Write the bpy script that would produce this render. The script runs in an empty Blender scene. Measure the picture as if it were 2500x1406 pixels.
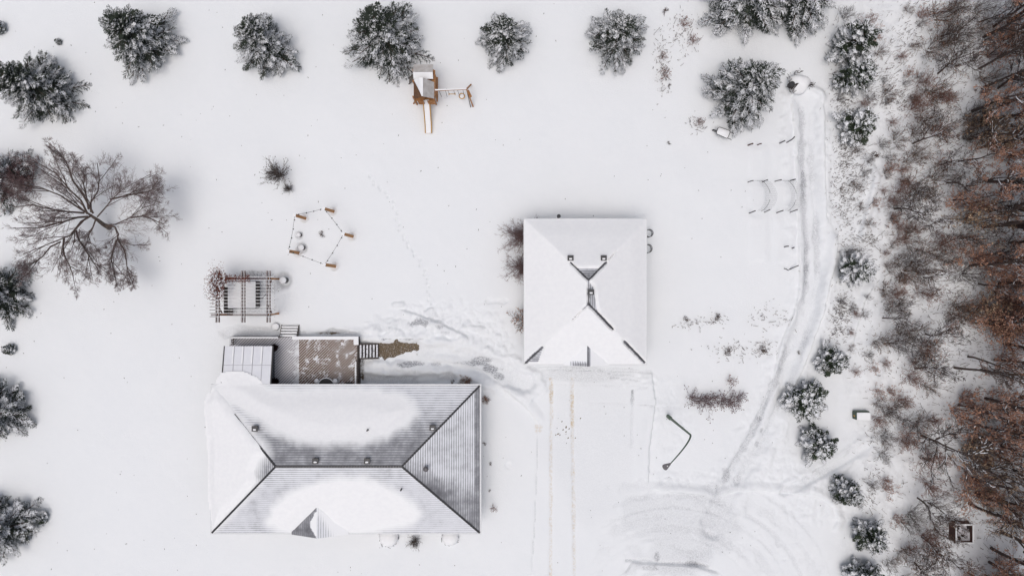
import bpy, math, random
import numpy as np
from mathutils import Vector

# ------------------------------------------------------------------ camera, sky, sun
S = bpy.context.scene
H = 58.0            # camera height above the snow
F = 1624.0          # focal length in pixels of the 2500 px wide photograph
cam_d = bpy.data.cameras.new("camera"); cam = bpy.data.objects.new("camera", cam_d)
S.collection.objects.link(cam); S.camera = cam
cam.location = (0, 0, H); cam.rotation_euler = (0, 0, 0)
cam_d.sensor_width = 36; cam_d.lens = 36 * F / 2500; cam_d.clip_end = 6000; cam_d.clip_start = .1

SUN_EL, SUN_AZ = math.radians(77), math.radians(205)     # azimuth clockwise from +Y
w = bpy.data.worlds.new("World"); S.world = w; w.use_nodes = True
nt = w.node_tree; nt.nodes.clear()
sky = nt.nodes.new('ShaderNodeTexSky'); sky.sky_type = 'NISHITA'; sky.sun_disc = False
sky.sun_elevation = SUN_EL; sky.sun_rotation = SUN_AZ
sky.air_density = 1.0; sky.dust_density = 6.0; sky.ozone_density = 1.0
hs = nt.nodes.new('ShaderNodeHueSaturation'); hs.inputs['Saturation'].default_value = .60
bg = nt.nodes.new('ShaderNodeBackground'); bg.inputs['Strength'].default_value = .14
wo = nt.nodes.new('ShaderNodeOutputWorld')
nt.links.new(sky.outputs[0], hs.inputs['Color']); nt.links.new(hs.outputs[0], bg.inputs['Color']); nt.links.new(bg.outputs[0], wo.inputs[0])
sd = bpy.data.lights.new("sun", 'SUN'); sd.energy = .60; sd.angle = math.radians(42); sd.color = (1, .985, .955)
sun = bpy.data.objects.new("sun", sd); S.collection.objects.link(sun); sun.location = (0, 0, 80)
sv = Vector((math.sin(SUN_AZ) * math.cos(SUN_EL), math.cos(SUN_AZ) * math.cos(SUN_EL), math.sin(SUN_EL)))
sun.rotation_euler = sv.to_track_quat('Z', 'Y').to_euler()
S.view_settings.view_transform = 'Standard'; S.view_settings.look = 'None'
S.view_settings.exposure = -0.29; S.view_settings.gamma = 1
try:
    S.view_settings.use_curve_mapping = False
except Exception:
    pass

# ------------------------------------------------------------------ helpers
def W(px, py, z=0.0):
    s = (H - z) / F
    return np.array(((px - 1250) * s, (703 - py) * s, z))
COL = S.collection
ORG = {}
def props(o, label=None, cat=None, group=None, kind=None):
    if label: o['label'] = label
    if cat: o['category'] = cat
    if group: o['group'] = group
    if kind: o['kind'] = kind
    return o
def thing(name, label, cat, loc, group=None):
    o = bpy.data.objects.new(name, None); COL.objects.link(o)
    o.empty_display_size = .3; o.location = tuple(float(v) for v in loc)
    ORG[o.name] = np.array(loc, float)
    return props(o, label, cat, group)
def link(name, me, parent=None, org=(0, 0, 0)):
    o = bpy.data.objects.new(name, me); COL.objects.link(o)
    if parent is not None:
        o.parent = parent; ORG[o.name] = ORG[parent.name]
    else:
        ORG[o.name] = np.array(org, float)
        o.location = tuple(float(v) for v in org)
    return o
def npmesh(name, V, Fc, mat, smooth=False, attrs=None):
    V = np.asarray(V, np.float32).reshape(-1, 3); Fc = np.asarray(Fc, np.int32)
    me = bpy.data.meshes.new(name); k = Fc.shape[1]
    me.vertices.add(len(V)); me.vertices.foreach_set('co', V.ravel())
    me.loops.add(Fc.size); me.loops.foreach_set('vertex_index', Fc.ravel())
    me.polygons.add(len(Fc))
    me.polygons.foreach_set('loop_start', np.arange(0, Fc.size, k, dtype=np.int32))
    me.polygons.foreach_set('loop_total', np.full(len(Fc), k, np.int32))
    if smooth: me.polygons.foreach_set('use_smooth', np.ones(len(Fc), bool))
    me.update(calc_edges=True)
    for n, a in (attrs or {}).items():
        at = me.attributes.new(n, 'FLOAT', 'POINT'); at.data.foreach_set('value', np.asarray(a, np.float32).ravel())
    me.materials.append(mat)
    return me
def unit(v):
    return v / np.maximum(np.linalg.norm(v, axis=-1, keepdims=True), 1e-9)
def tubes(P0, P1, R0, R1, k=3):
    """separate tapered prisms, vectorised"""
    P0 = np.asarray(P0, float); P1 = np.asarray(P1, float)
    n = len(P0); d = unit(P1 - P0)
    ref = np.where(np.abs(d[:, 2:3]) > .9, np.array([[1., 0, 0]]), np.array([[0, 0, 1.]]))
    a = unit(np.cross(d, ref)); b = np.cross(d, a)
    ang = np.arange(k) / k * 2 * np.pi
    ring = a[:, None, :] * np.cos(ang)[None, :, None] + b[:, None, :] * np.sin(ang)[None, :, None]
    V = np.concatenate([P0[:, None] + ring * np.asarray(R0)[:, None, None], P1[:, None] + ring * np.asarray(R1)[:, None, None]], 1)
    i = np.arange(k); j = (i + 1) % k
    f = np.stack([i, j, j + k, i + k], 1)
    Fc = (np.arange(n)[:, None, None] * 2 * k + f[None]).reshape(-1, 4)
    return V.reshape(-1, 3), Fc
def cards(P0, P1, w0, w1, nrm=None):
    P0 = np.asarray(P0, float); P1 = np.asarray(P1, float); d = unit(P1 - P0)
    up = np.array([[0, 0, 1.]]) if nrm is None else nrm
    s = unit(np.cross(d, up) + 1e-6)
    w0 = np.asarray(w0)[:, None]; w1 = np.asarray(w1)[:, None]
    V = np.stack([P0 - s * w0, P0 + s * w0, P1 + s * w1, P1 - s * w1], 1).reshape(-1, 3)
    return V, np.arange(len(P0) * 4).reshape(-1, 4)
def joinm(*parts):
    Vs, Fs, o = [], [], 0
    for V, Fc in parts:
        if len(V) == 0: continue
        Vs.append(V); Fs.append(Fc + o); o += len(V)
    return np.concatenate(Vs), np.concatenate(Fs)

class MB:
    def __init__(s): s.v = []; s.f = []
    def add(s, vs, fs):
        o = len(s.v); s.v += [tuple(float(c) for c in v) for v in vs]; s.f += [tuple(i + o for i in f) for f in fs]; return s
    def box(s, x0, x1, y0, y1, z0, z1):
        return s.add([(x0, y0, z0), (x1, y0, z0), (x1, y1, z0), (x0, y1, z0), (x0, y0, z1), (x1, y0, z1), (x1, y1, z1), (x0, y1, z1)],
                     [(3, 2, 1, 0), (4, 5, 6, 7), (0, 1, 5, 4), (1, 2, 6, 5), (2, 3, 7, 6), (3, 0, 4, 7)])
    def beam(s, a, b, wd, ht=None, up=(0, 0, 1)):
        ht = ht or wd; a = np.array(a, float); b = np.array(b, float); d = unit(b - a)
        up = np.array(up, float)
        if abs(d @ up) > .95: up = np.array((1., 0, 0))
        u = unit(np.cross(d, up)); v = np.cross(u, d)
        vs = [p + u * sx * wd / 2 + v * sy * ht / 2 for p in (a, b) for sx, sy in ((-1, -1), (1, -1), (1, 1), (-1, 1))]
        return s.add(vs, [(0, 3, 2, 1), (4, 5, 6, 7), (0, 1, 5, 4), (1, 2, 6, 5), (2, 3, 7, 6), (3, 0, 4, 7)])
    def tube(s, pts, r, k=8, cap=True, closed=False):
        pts = [np.array(p, float) for p in pts]; n = len(pts)
        rr = r if hasattr(r, '__len__') else [r] * n
        vs = []; prev = None
        for i, p in enumerate(pts):
            d = unit(pts[(i + 1) % n] - pts[i - 1]) if closed else unit(pts[min(i + 1, n - 1)] - pts[max(i - 1, 0)])
            if prev is None: prev = np.array((0, 0, 1.)) if abs(d[2]) < .9 else np.array((1., 0, 0))
            u = unit(np.cross(d, prev)); v = np.cross(u, d); prev = v
            for j in range(k):
                a = 2 * math.pi * j / k; vs.append(p + rr[i] * (math.cos(a) * u + math.sin(a) * v))
        m = n if closed else n - 1
        fs = [(i * k + j, i * k + (j + 1) % k, ((i + 1) % n) * k + (j + 1) % k, ((i + 1) % n) * k + j) for i in range(m) for j in range(k)]
        if cap and not closed: fs += [tuple(range(k))[::-1], tuple((n - 1) * k + j for j in range(k))]
        return s.add(vs, fs)
    def lathe(s, c, prof, k=20):
        vs = []; n = len(prof)
        for r, z in prof:
            for j in range(k):
                a = 2 * math.pi * j / k; vs.append((c[0] + r * math.cos(a), c[1] + r * math.sin(a), c[2] + z))
        fs = [(i * k + j, i * k + (j + 1) % k, (i + 1) * k + (j + 1) % k, (i + 1) * k + j) for i in range(n - 1) for j in range(k)]
        fs += [tuple(range(k))[::-1], tuple((n - 1) * k + j for j in range(k))]
        return s.add(vs, fs)
    def prism(s, poly, z0, z1):
        n = len(poly); vs = [(p[0], p[1], z0) for p in poly] + [(p[0], p[1], z1) for p in poly]
        return s.add(vs, [tuple(range(n))[::-1], tuple(range(n, 2 * n))] + [(i, (i + 1) % n, (i + 1) % n + n, i + n) for i in range(n)])
    def build(s, name, mat, parent=None, org=None, smooth=False, bevel=0):
        org = ORG[parent.name] if parent is not None else np.array(org if org is not None else (0, 0, 0), float)
        me = bpy.data.meshes.new(name)
        me.from_pydata([tuple(np.array(v) - org) for v in s.v], [], s.f); me.update()
        if smooth: me.polygons.foreach_set('use_smooth', np.ones(len(me.polygons), bool))
        me.materials.append(mat)
        o = link(name, me, parent, org)
        if bevel:
            b = o.modifiers.new('bevel', 'BEVEL'); b.width = bevel; b.segments = 2
        return o
def copy_thing(root, loc, rotz=0, scale=(1, 1, 1), label=None, group=None):
    r = root.copy(); COL.objects.link(r); r.location = tuple(float(v) for v in loc); r.rotation_euler = (0, 0, rotz); r.scale = scale
    ORG[r.name] = np.array(loc, float)
    if label: r['label'] = label
    if group: r['group'] = group
    for ch in list(root.children):
        c = ch.copy(); COL.objects.link(c); c.parent = r
        for g in list(ch.children):
            d = g.copy(); COL.objects.link(d); d.parent = c
    return r

# ------------------------------------------------------------------ noise
def vnoise(x, y, scale, seed, octv=3):
    out = np.zeros_like(x); amp = 1; tot = 0
    for o in range(octv):
        r = np.random.RandomState(seed * 13 + o); T = r.rand(256, 256)
        u = x / scale * 2 ** o + 37.3 * o; v = y / scale * 2 ** o + 11.7 * o
        iu = np.floor(u).astype(int); iv = np.floor(v).astype(int); fu = u - iu; fv = v - iv
        fu = fu * fu * (3 - 2 * fu); fv = fv * fv * (3 - 2 * fv)
        a = T[iu & 255, iv & 255]; b = T[(iu + 1) & 255, iv & 255]; c = T[iu & 255, (iv + 1) & 255]; d = T[(iu + 1) & 255, (iv + 1) & 255]
        out += amp * ((a * (1 - fu) + b * fu) * (1 - fv) + (c * (1 - fu) + d * fu) * fv); tot += amp; amp *= .5
    return out / tot
def sstep(a, b, x):
    t = np.clip((x - a) / (b - a), 0, 1); return t * t * (3 - 2 * t)
def poly_sdf(X, Y, poly):
    """positive inside"""
    poly = np.asarray(poly, float); d2 = np.full(X.shape, 1e9); ins = np.zeros(X.shape, bool); n = len(poly)
    for i in range(n):
        a = poly[i]; b = poly[(i + 1) % n]; e = b - a
        wx = X - a[0]; wy = Y - a[1]; t = np.clip((wx * e[0] + wy * e[1]) / (e @ e + 1e-12), 0, 1)
        d2 = np.minimum(d2, (wx - e[0] * t) ** 2 + (wy - e[1] * t) ** 2)
        c = (a[1] > Y) != (b[1] > Y)
        with np.errstate(divide='ignore', invalid='ignore'):
            ins ^= c & (X < (b[0] - a[0]) * (Y - a[1]) / (b[1] - a[1] + 1e-12) + a[0])
    return np.where(ins, 1, -1) * np.sqrt(d2)
def line_dist(X, Y, pts):
    """distance and signed side to a polyline, plus the distance along it"""
    d = np.full(X.shape, 1e9); sg = np.zeros(X.shape); al = np.zeros(X.shape); acc = 0
    for i in range(len(pts) - 1):
        a = np.array(pts[i][:2], float); b = np.array(pts[i + 1][:2], float); e = b - a; L = np.hypot(*e)
        wx = X - a[0]; wy = Y - a[1]; t = np.clip((wx * e[0] + wy * e[1]) / (L * L + 1e-12), 0, 1)
        q = np.hypot(wx - e[0] * t, wy - e[1] * t); m = q < d
        d = np.where(m, q, d); sg = np.where(m, np.sign(e[0] * wy - e[1] * wx), sg); al = np.where(m, acc + t * L, al); acc += L
    return d, sg, al

# ------------------------------------------------------------------ materials
def mat(name, col, rough=.7, noise=None, nscale=8., bump=0., bscale=40., metal=0.):
    m = bpy.data.materials.new(name); m.use_nodes = True; n = m.node_tree; b = n.nodes['Principled BSDF']
    b.inputs['Roughness'].default_value = rough; b.inputs['Metallic'].default_value = metal
    b.inputs['Base Color'].default_value = (*col, 1)
    tc = n.nodes.new('ShaderNodeTexCoord')
    if noise is not None:
        nz = n.nodes.new('ShaderNodeTexNoise'); nz.inputs['Scale'].default_value = nscale; nz.inputs['Detail'].default_value = 5
        n.links.new(tc.outputs['Object'], nz.inputs['Vector'])
        r = n.nodes.new('ShaderNodeValToRGB'); r.color_ramp.elements[0].position = .35; r.color_ramp.elements[1].position = .65
        r.color_ramp.elements[0].color = (*col, 1); r.color_ramp.elements[1].color = (*noise, 1)
        n.links.new(nz.outputs[0], r.inputs[0]); n.links.new(r.outputs[0], b.inputs['Base Color'])
    if bump:
        nb = n.nodes.new('ShaderNodeTexNoise'); nb.inputs['Scale'].default_value = bscale; nb.inputs['Detail'].default_value = 4
        n.links.new(tc.outputs['Object'], nb.inputs['Vector'])
        bp = n.nodes.new('ShaderNodeBump'); bp.inputs['Strength'].default_value = bump; bp.inputs['Distance'].default_value = .02
        n.links.new(nb.outputs[0], bp.inputs['Height']); n.links.new(bp.outputs[0], b.inputs['Normal'])
    return m
def N(nt, typ, **kw):
    n = nt.nodes.new(typ)
    for k, v in kw.items():
        if k == 'op': n.operation = v
        elif isinstance(k, str) and k.startswith('i'): n.inputs[int(k[1:])].default_value = v
    return n
def math_(nt, op, a, b=None, c=None, clamp=False):
    n = nt.nodes.new('ShaderNodeMath'); n.operation = op; n.use_clamp = clamp
    for i, v in enumerate((a, b, c)):
        if v is None: continue
        if hasattr(v, 'links'): nt.links.new(v, n.inputs[i])
        else: n.inputs[i].default_value = v
    return n.outputs[0]
def mixc(nt, f, a, b):
    n = nt.nodes.new('ShaderNodeMix'); n.data_type = 'RGBA'
    for i, v in ((0, f), (6, a), (7, b)):
        if hasattr(v, 'links'): nt.links.new(v, n.inputs[i])
        elif i == 0: n.inputs[i].default_value = v
        else: n.inputs[i].default_value = (*v, 1)
    return n.outputs[2]
def attr(nt, name):
    n = nt.nodes.new('ShaderNodeAttribute'); n.attribute_name = name; return n.outputs['Fac']
def noise(nt, scale, detail=4, rough=.6, vec=None):
    n = nt.nodes.new('ShaderNodeTexNoise'); n.inputs['Scale'].default_value = scale; n.inputs['Detail'].default_value = detail; n.inputs['Roughness'].default_value = rough
    if vec is None:
        t = nt.nodes.new('ShaderNodeTexCoord'); vec = t.outputs['Object']
    nt.links.new(vec, n.inputs['Vector']); return n.outputs[0]
def ramp(nt, x, a, b):
    n = nt.nodes.new('ShaderNodeMapRange'); n.interpolation_type = 'SMOOTHSTEP'
    nt.links.new(x, n.inputs[0]) if hasattr(x, 'links') else None
    for i, v in ((1, a), (2, b)):
        if hasattr(v, 'links'): nt.links.new(v, n.inputs[i])
        else: n.inputs[i].default_value = v
    return n.outputs[0]
def newmat(name, rough=.7):
    m = bpy.data.materials.new(name); m.use_nodes = True; b = m.node_tree.nodes['Principled BSDF']; b.inputs['Roughness'].default_value = rough
    return m, m.node_tree, b
SNOWC = (.83, .845, .87)
M = {}
M['snow'] = mat('snow', (.89, .895, .91), .75, (.86, .865, .885), 3., .5, 18)
M['tree_snow'] = mat('tree_snow', (.84, .85, .88), .8)
M['bark'] = mat('bark', (.12, .078, .06), .9, (.07, .046, .038), 12)
M['bark_grey'] = mat('bark_grey', (.13, .10, .085), .9, (.08, .062, .055), 10)
M['bark_dark'] = mat('bark_dark', (.11, .078, .066), .9, (.07, .05, .044), 10)
M['twig_red'] = mat('twig_red', (.30, .155, .12), .9, (.19, .105, .085), 3)
M['twig_brown'] = mat('twig_brown', (.15, .10, .075), .9, (.09, .06, .05), 3)
M['twig_grey'] = mat('twig_grey', (.115, .088, .08), .9, (.075, .06, .055), 3)
M['twig_purple'] = mat('twig_purple', (.20, .115, .115), .9, (.13, .08, .085), 3)
M['twig_shrub'] = mat('twig_shrub', (.30, .20, .19), .9, (.20, .13, .125), 3)
M['vine_leaf'] = mat('vine_leaf', (.24, .085, .06), .85, (.15, .055, .042), 6)
M['leaf_rust'] = mat('leaf_rust', (.68, .38, .26), .85, (.52, .31, .22), 2)
M['leaf_ochre'] = mat('leaf_ochre', (.60, .43, .29), .85, (.46, .33, .23), 2)
M['needles'] = mat('needles', (.052, .068, .048), .85, (.028, .038, .029), 4)
M['needles_pine'] = mat('needles_pine', (.045, .065, .035), .85, (.024, .036, .022), 4)
M['cedar'] = mat('cedar', (.46, .22, .08), .75, (.32, .145, .055), 6, .3, 30)
M['post_wood'] = mat('post_wood', (.45, .23, .085), .8, (.33, .16, .06), 9, .3, 30)
M['pergola_wood'] = mat('pergola_wood', (.13, .062, .040), .8, (.085, .042, .03), 7)
M['grey_wood'] = mat('grey_wood', (.16, .14, .125), .85, (.10, .088, .08), 9)
M['dark_wood'] = mat('dark_wood', (.06, .045, .04), .85, (.035, .028, .026), 9)
M['black'] = mat('black', (.02, .02, .022), .5, (.03, .03, .032), 10)
M['black_metal'] = mat('black_metal', (.03, .03, .033), .45, (.045, .045, .05), 20, metal=.3)
M['white_metal'] = mat('white_metal', (.72, .73, .75), .5, (.66, .67, .69), 6)
M['yellow'] = mat('yellow_plastic', (.55, .30, .05), .5, (.48, .25, .04), 6)
M['green_paint'] = mat('green_paint', (.035, .065, .04), .5, (.05, .085, .055), 6)
M['lamp_green'] = mat('lamp_green', (.08, .13, .08), .5, (.06, .10, .065), 3)
M['lamp_grey'] = mat('lamp_grey', (.10, .095, .10), .55, (.14, .13, .14), 8)
M['siding'] = mat('siding', (.42, .40, .37), .8, (.38, .36, .33), 3)
M['glass'] = mat('glass', (.03, .04, .05), .1)
M['concrete'] = mat('concrete', (.32, .31, .30), .9, (.24, .235, .23), 4)
M['panel'] = mat('panel', (.74, .75, .79), .6, (.69, .70, .75), 1.5, .2, 30)
M['brick'] = mat('brick', (.11, .05, .038), .9, (.06, .032, .028), 9)
M['dark_plant'] = mat('dark_plant', (.05, .02, .018), .9, (.025, .012, .012), 8)
M['wire'] = mat('wire', (.10, .10, .11), .6)
M['debris'] = mat('debris', (.06, .045, .035), .9)

M['seam'] = mat('seam', (.42, .42, .45), .7)
M['tower_snow'] = mat('tower_snow', (.56, .54, .53), .7, (.46, .43, .41), 3)
def ground_mat():
    m, nt, b = newmat('ground_snow', .8)
    n1 = noise(nt, .25, 4); n2 = noise(nt, 9, 5, .7); n3 = noise(nt, 2.2, 5, .65)
    base = mixc(nt, n1, (.80, .822, .85), (.845, .86, .88))
    gr = math_(nt, 'MULTIPLY', attr(nt, 'grime_shade'), ramp(nt, n2, .25, .75))
    c = mixc(nt, math_(nt, 'MULTIPLY', gr, 1.0, clamp=True), base, (.23, .235, .26))
    sa = math_(nt, 'MULTIPLY', attr(nt, 'salt'), ramp(nt, noise(nt, 5, 5, .8), .38, .68))
    c = mixc(nt, sa, c, (.60, .47, .30))
    so_in = math_(nt, 'ADD', attr(nt, 'soil'), math_(nt, 'MULTIPLY', math_(nt, 'SUBTRACT', n3, .5), 1.0))
    so = ramp(nt, so_in, .42, .60)
    soilc = mixc(nt, ramp(nt, n2, .3, .7), (.075, .052, .03), (.19, .14, .085))
    soilc = mixc(nt, ramp(nt, noise(nt, 14, 3, .7), .58, .68), soilc, (.8, .8, .82))
    c = mixc(nt, so, c, soilc)
    nt.links.new(c, b.inputs['Base Color'])
    bp = nt.nodes.new('ShaderNodeBump'); bp.inputs['Strength'].default_value = .55; bp.inputs['Distance'].default_value = .05
    nt.links.new(noise(nt, 7, 6, .7), bp.inputs['Height']); nt.links.new(bp.outputs[0], b.inputs['Normal'])
    return m
M['ground'] = ground_mat()

def shingle_mat():
    m, nt, b = newmat('shingles', .85)
    dn = attr(nt, 'down'); du = attr(nt, 'dust')
    fr = math_(nt, 'FRACT', math_(nt, 'DIVIDE', dn, .185))
    n1 = noise(nt, 26, 3, .7); n2 = noise(nt, 1.3, 4, .6)
    # how far snow reaches over each course before the dark exposed edge
    cover = math_(nt, 'ADD', du, math_(nt, 'MULTIPLY', math_(nt, 'SUBTRACT', n2, .5), .6))
    thr = math_(nt, 'SUBTRACT', 1.0, math_(nt, 'MULTIPLY', cover, .95))
    x = math_(nt, 'ADD', fr, math_(nt, 'MULTIPLY', math_(nt, 'SUBTRACT', n1, .5), .5))
    mask = ramp(nt, math_(nt, 'SUBTRACT', x, thr), -.18, .22)
    mask = math_(nt, 'MULTIPLY', mask, ramp(nt, cover, .0, .75))
    mask = math_(nt, 'MAXIMUM', mask, math_(nt, 'MULTIPLY', cover, .72))
    full = ramp(nt, du, .80, 1.0)
    mask = math_(nt, 'MAXIMUM', mask, full)
    dr = attr(nt, 'drift'); dark = mixc(nt, n1, (.035, .035, .045), (.075, .075, .09))
    nt.links.new(mixc(nt, dr, mixc(nt, mask, dark, mixc(nt, full, (.76, .775, .82), (.875, .885, .905))), (.88, .89, .905)), b.inputs['Base Color'])
    return m
M['shingle'] = shingle_mat()

def deck_mat(name, brown):
    m, nt, b = newmat(name, .8)
    t = nt.nodes.new('ShaderNodeTexCoord'); sp = nt.nodes.new('ShaderNodeSeparateXYZ'); nt.links.new(t.outputs['Object'], sp.inputs[0])
    u = math_(nt, 'DIVIDE', math_(nt, 'SUBTRACT', sp.outputs[0], sp.outputs[1]), .245)
    fr = math_(nt, 'FRACT', math_(nt, 'ADD', u, 100))
    gap = ramp(nt, math_(nt, 'ABSOLUTE', math_(nt, 'SUBTRACT', fr, .5)), .32, .45)
    n1 = noise(nt, 1.6, 6, .72); n2 = noise(nt, 7, 5, .7)
    wood = mixc(nt, n2, (.10, .06, .04), (.20, .125, .08))
    sn = (.76, .77, .80)
    if brown:
        c = mixc(nt, math_(nt, 'MULTIPLY', gap, .8), wood, sn)
        patch = ramp(nt, math_(nt, 'ADD', n1, math_(nt, 'MULTIPLY', n2, .55)), .79, .92)
        c = mixc(nt, patch, c, sn)
    else:
        grey = mixc(nt, n2, (.52, .51, .54), (.66, .65, .68))
        c = mixc(nt, math_(nt, 'MULTIPLY', gap, .9), grey, (.05, .045, .05))
        patch = ramp(nt, math_(nt, 'ADD', n1, math_(nt, 'MULTIPLY', sp.outputs[0], .17)), .50, .68)
        c = mixc(nt, patch, c, sn)
    nt.links.new(c, b.inputs['Base Color'])
    return m
M['deck_brown'] = deck_mat('deck_brown', True); M['deck_snowy'] = deck_mat('deck_snowy', False)

# ------------------------------------------------------------------ the ground: one snow sheet
fx = np.arange(-50, 50.01, .09); fy = np.arange(-29, 29.01, .09)
out = np.array([1, 3, 7, 15, 30, 60, 120, 250, 500, 1000, 2500.])
gx = np.concatenate([-50 - out[::-1], fx, fx[-1] + out]); gy = np.concatenate([-29 - out[::-1], fy, fy[-1] + out])
GX, GY = np.meshgrid(gx, gy)
Z = (vnoise(GX, GY, 14, 1, 3) - .5) * .35 + (vnoise(GX, GY, 1.9, 2, 4) - .5) * .085
grime_shade = np.zeros_like(Z); soil = np.zeros_like(Z); salt = np.zeros_like(Z)  # first layer: grey of slush and bare paving, plus painted shade by house and deck
PXX = 1250 + GX * 28; PYY = 703 - GY * 28
east = sstep(2010, 2130, PXX)
Z += east * ((vnoise(GX, GY, 1.1, 3, 4) - .5) * .34 + (vnoise(GX, GY, 4, 33, 2) - .5) * .5)
grime_shade += east * .22 * sstep(.45, .7, vnoise(GX, GY, .6, 5, 4))
wood = sstep(2200, 2400, PXX)
soil += wood * (.02 + .30 * sstep(.45, .7, vnoise(GX, GY, 1.3, 6, 4)))
REL = 1.25
def win(pts, pad):
    xs = [p[0] for p in pts]; ys = [p[1] for p in pts]
    i0, i1 = np.searchsorted(gx, [min(xs) - pad, max(xs) + pad]); j0, j1 = np.searchsorted(gy, [min(ys) - pad, max(ys) + pad])
    return slice(max(j0, 0), j1), slice(max(i0, 0), i1)
def G(pts): return [tuple(W(x, y)[:2]) for x, y in pts]
def stroke(pp, wd, depth=0., gr=0., so=0., sa=0., berm=0., rag=.3, seed=7, side=0):
    """a groove along a line: wd half width in metres; berm thrown up at its edges"""
    P = G(pp); w_ = win(P, wd * 3 + .6); X = GX[w_]; Y = GY[w_]
    d, sg, al = line_dist(X, Y, P)
    d = d * (1 + rag * (vnoise(X, Y, .7, seed, 3) - .5) * 2); pat = .25 + .95 * sstep(.38, .62, vnoise(X, Y, 2.4, seed + 5, 2))
    k = 1 - sstep(wd * .55, wd, d)
    if side: k = k * (sg == side)
    n = vnoise(X, Y, .45, seed + 1, 3)
    Z[w_] += -depth * REL * k * (.7 + .6 * n) * (.45 + .55 * pat)
    if berm: Z[w_] += berm * REL * np.exp(-((d - wd * 1.25) / (.35 * wd + .08)) ** 2) * (.5 + n)
    grime_shade[w_] += gr * k * (.5 + n) * pat; soil[w_] = np.maximum(soil[w_], so * k * (.6 + .8 * n)); salt[w_] = np.maximum(salt[w_], sa * k * (.3 + 1.2 * n))
def step_edge(pp, h, soft=.08, reach=1.2, seed=9):
    """a ledge: ground is h higher on the left of the line, easing back over 'reach'"""
    P = G(pp); w_ = win(P, reach + .2); X = GX[w_]; Y = GY[w_]
    d, sg, al = line_dist(X, Y, P); d = d + (vnoise(X, Y, .6, seed, 2) - .5) * .12
    L = al.max(); taper = sstep(0, .8, al) * (1 - sstep(L - .8, L, al))
    Z[w_] += h * REL * taper * np.where(sg > 0, sstep(-soft, soft, d) * (1 - sstep(reach * .3, reach, d)), 0)
def blob(px, py, rx, ry, depth=0., gr=0., so=0., sa=0., rag=.5, seed=11):
    c = W(px, py); w_ = win([c], max(rx, ry) * 2 + .3); X = GX[w_] - c[0]; Y = GY[w_] - c[1]
    q = np.hypot(X / rx, Y / ry) * np.clip(1 + rag * (vnoise(GX[w_], GY[w_], max(rx, ry) * .5 + .1, seed, 4) - .5) * 2, .6, 2)
    k = 1 - sstep(.6, 1.1, q)
    Z[w_] += -depth * k; grime_shade[w_] += gr * k; soil[w_] = np.maximum(soil[w_], so * k); salt[w_] = np.maximum(salt[w_], sa * k)
def ring(px, py, r, depth, wd=.1):
    c = W(px, py); w_ = win([c], r + .6); q = np.hypot(GX[w_] - c[0], GY[w_] - c[1])
    Z[w_] += -depth * (1 - sstep(r * .55, r, q)) + depth * .25 * np.exp(-((q - r * 1.2) / wd) ** 2)

# lane on the right
lane = [(1965, 250), (1971, 400), (1978, 560), (1988, 680), (1965, 790), (1915, 930), (1858, 1060), (1775, 1200), (1740, 1290)]
stroke(lane, 1.2, .13, .12, berm=.10, rag=.3, seed=21)
def off(pp, dx, dy=0): return [(x + dx, y + dy) for x, y in pp]
stroke([(1958, 270), (1960, 400), (1963, 500), (1969, 600), (1968, 700), (1940, 800), (1892, 930), (1835, 1060), (1755, 1200)], .34, .06, .42, rag=.8, seed=22)
stroke([(1985, 280), (1984, 400), (1992, 520), (1995, 600), (1998, 690), (1978, 790), (1930, 930), (1875, 1050), (1800, 1180)], .3, .06, .34, rag=.8, seed=23)
stroke([(1963, 420), (1966, 520), (1972, 600), (1968, 690)], .28, .04, .55, rag=.6, seed=24)
step_edge([(2047, 565), (2040, 640), (2022, 700), (2010, 760), (1985, 830), (1960, 900), (1930, 960)][::-1], .26, .07, 1.0, 25)
step_edge([(2012, 240), (2013, 400), (2018, 560)][::-1], .12, .05, .9, 26)
step_edge([(1930, 240), (1940, 330), (1948, 560), (1950, 700), (1938, 760), (1900, 850), (1880, 960), (1835, 1080)], .18, .05, 1.0, 27)
step_edge([(2100, 375), (2130, 430), (2110, 520), (2090, 600)], .2, .06, .8, 28)
step_edge([(2140, 690), (2110, 740), (2095, 790), (2080, 850)][::-1], .2, .06, .8, 28)
for x, y, r_, g in [(1856, 1022, .16, .9), (1860, 1050, .14, .8), (1775, 1160, .45, .7), (1850, 1085, .2, .5), (1969, 655, .3, .9)]: blob(x, y, r_, r_ * 1.5, .04, g, seed=x % 50)
stroke([(2120, 1085), (2060, 1125), (1990, 1165), (1915, 1200)], .5, .12, .25, berm=.1, rag=.3, seed=30)
stroke([(2100, 1080), (2040, 1118), (1985, 1150)], .12, .06, .6, rag=.6, seed=31)
# turning circle and driveway
for k, (r_, a0, a1, dp, g) in enumerate([(205, 200, 340, .05, .20), (232, 215, 345, .05, .22), (262, 230, 350, .05, .16), (292, 235, 350, .05, .2),
                                    (330, 245, 352, .06, .25), (365, 250, 355, .06, .18), (400, 262, 355, .05, .2), (150, 200, 330, .05, .25), (110, 200, 320, .05, .25)]):
    pts = [(1640 + r_ * math.cos(math.radians(a)), 1480 + r_ * .82 * math.sin(math.radians(a))) for a in np.linspace(a0, a1, 14)]
    stroke(pts, .16 + .14 * (k % 3), dp * .4, g * .75, rag=1.1, seed=40 + k)
blob(1690, 1280, 5.2, 3.0, .05, .24, rag=.8, seed=51); blob(1650, 1370, 3.5, 1.5, .06, .24, rag=.8, seed=52)
blob(1590, 1385, .8, .25, .05, .6, seed=53); blob(1605, 1362, .25, .5, .03, .7, seed=54); blob(1690, 1378, .9, .25, .06, .6, seed=55)
stroke([(1530, 1368), (1575, 1366), (1620, 1376), (1680, 1376), (1730, 1382)], .12, .10, .5, rag=.8, seed=56)
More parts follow.
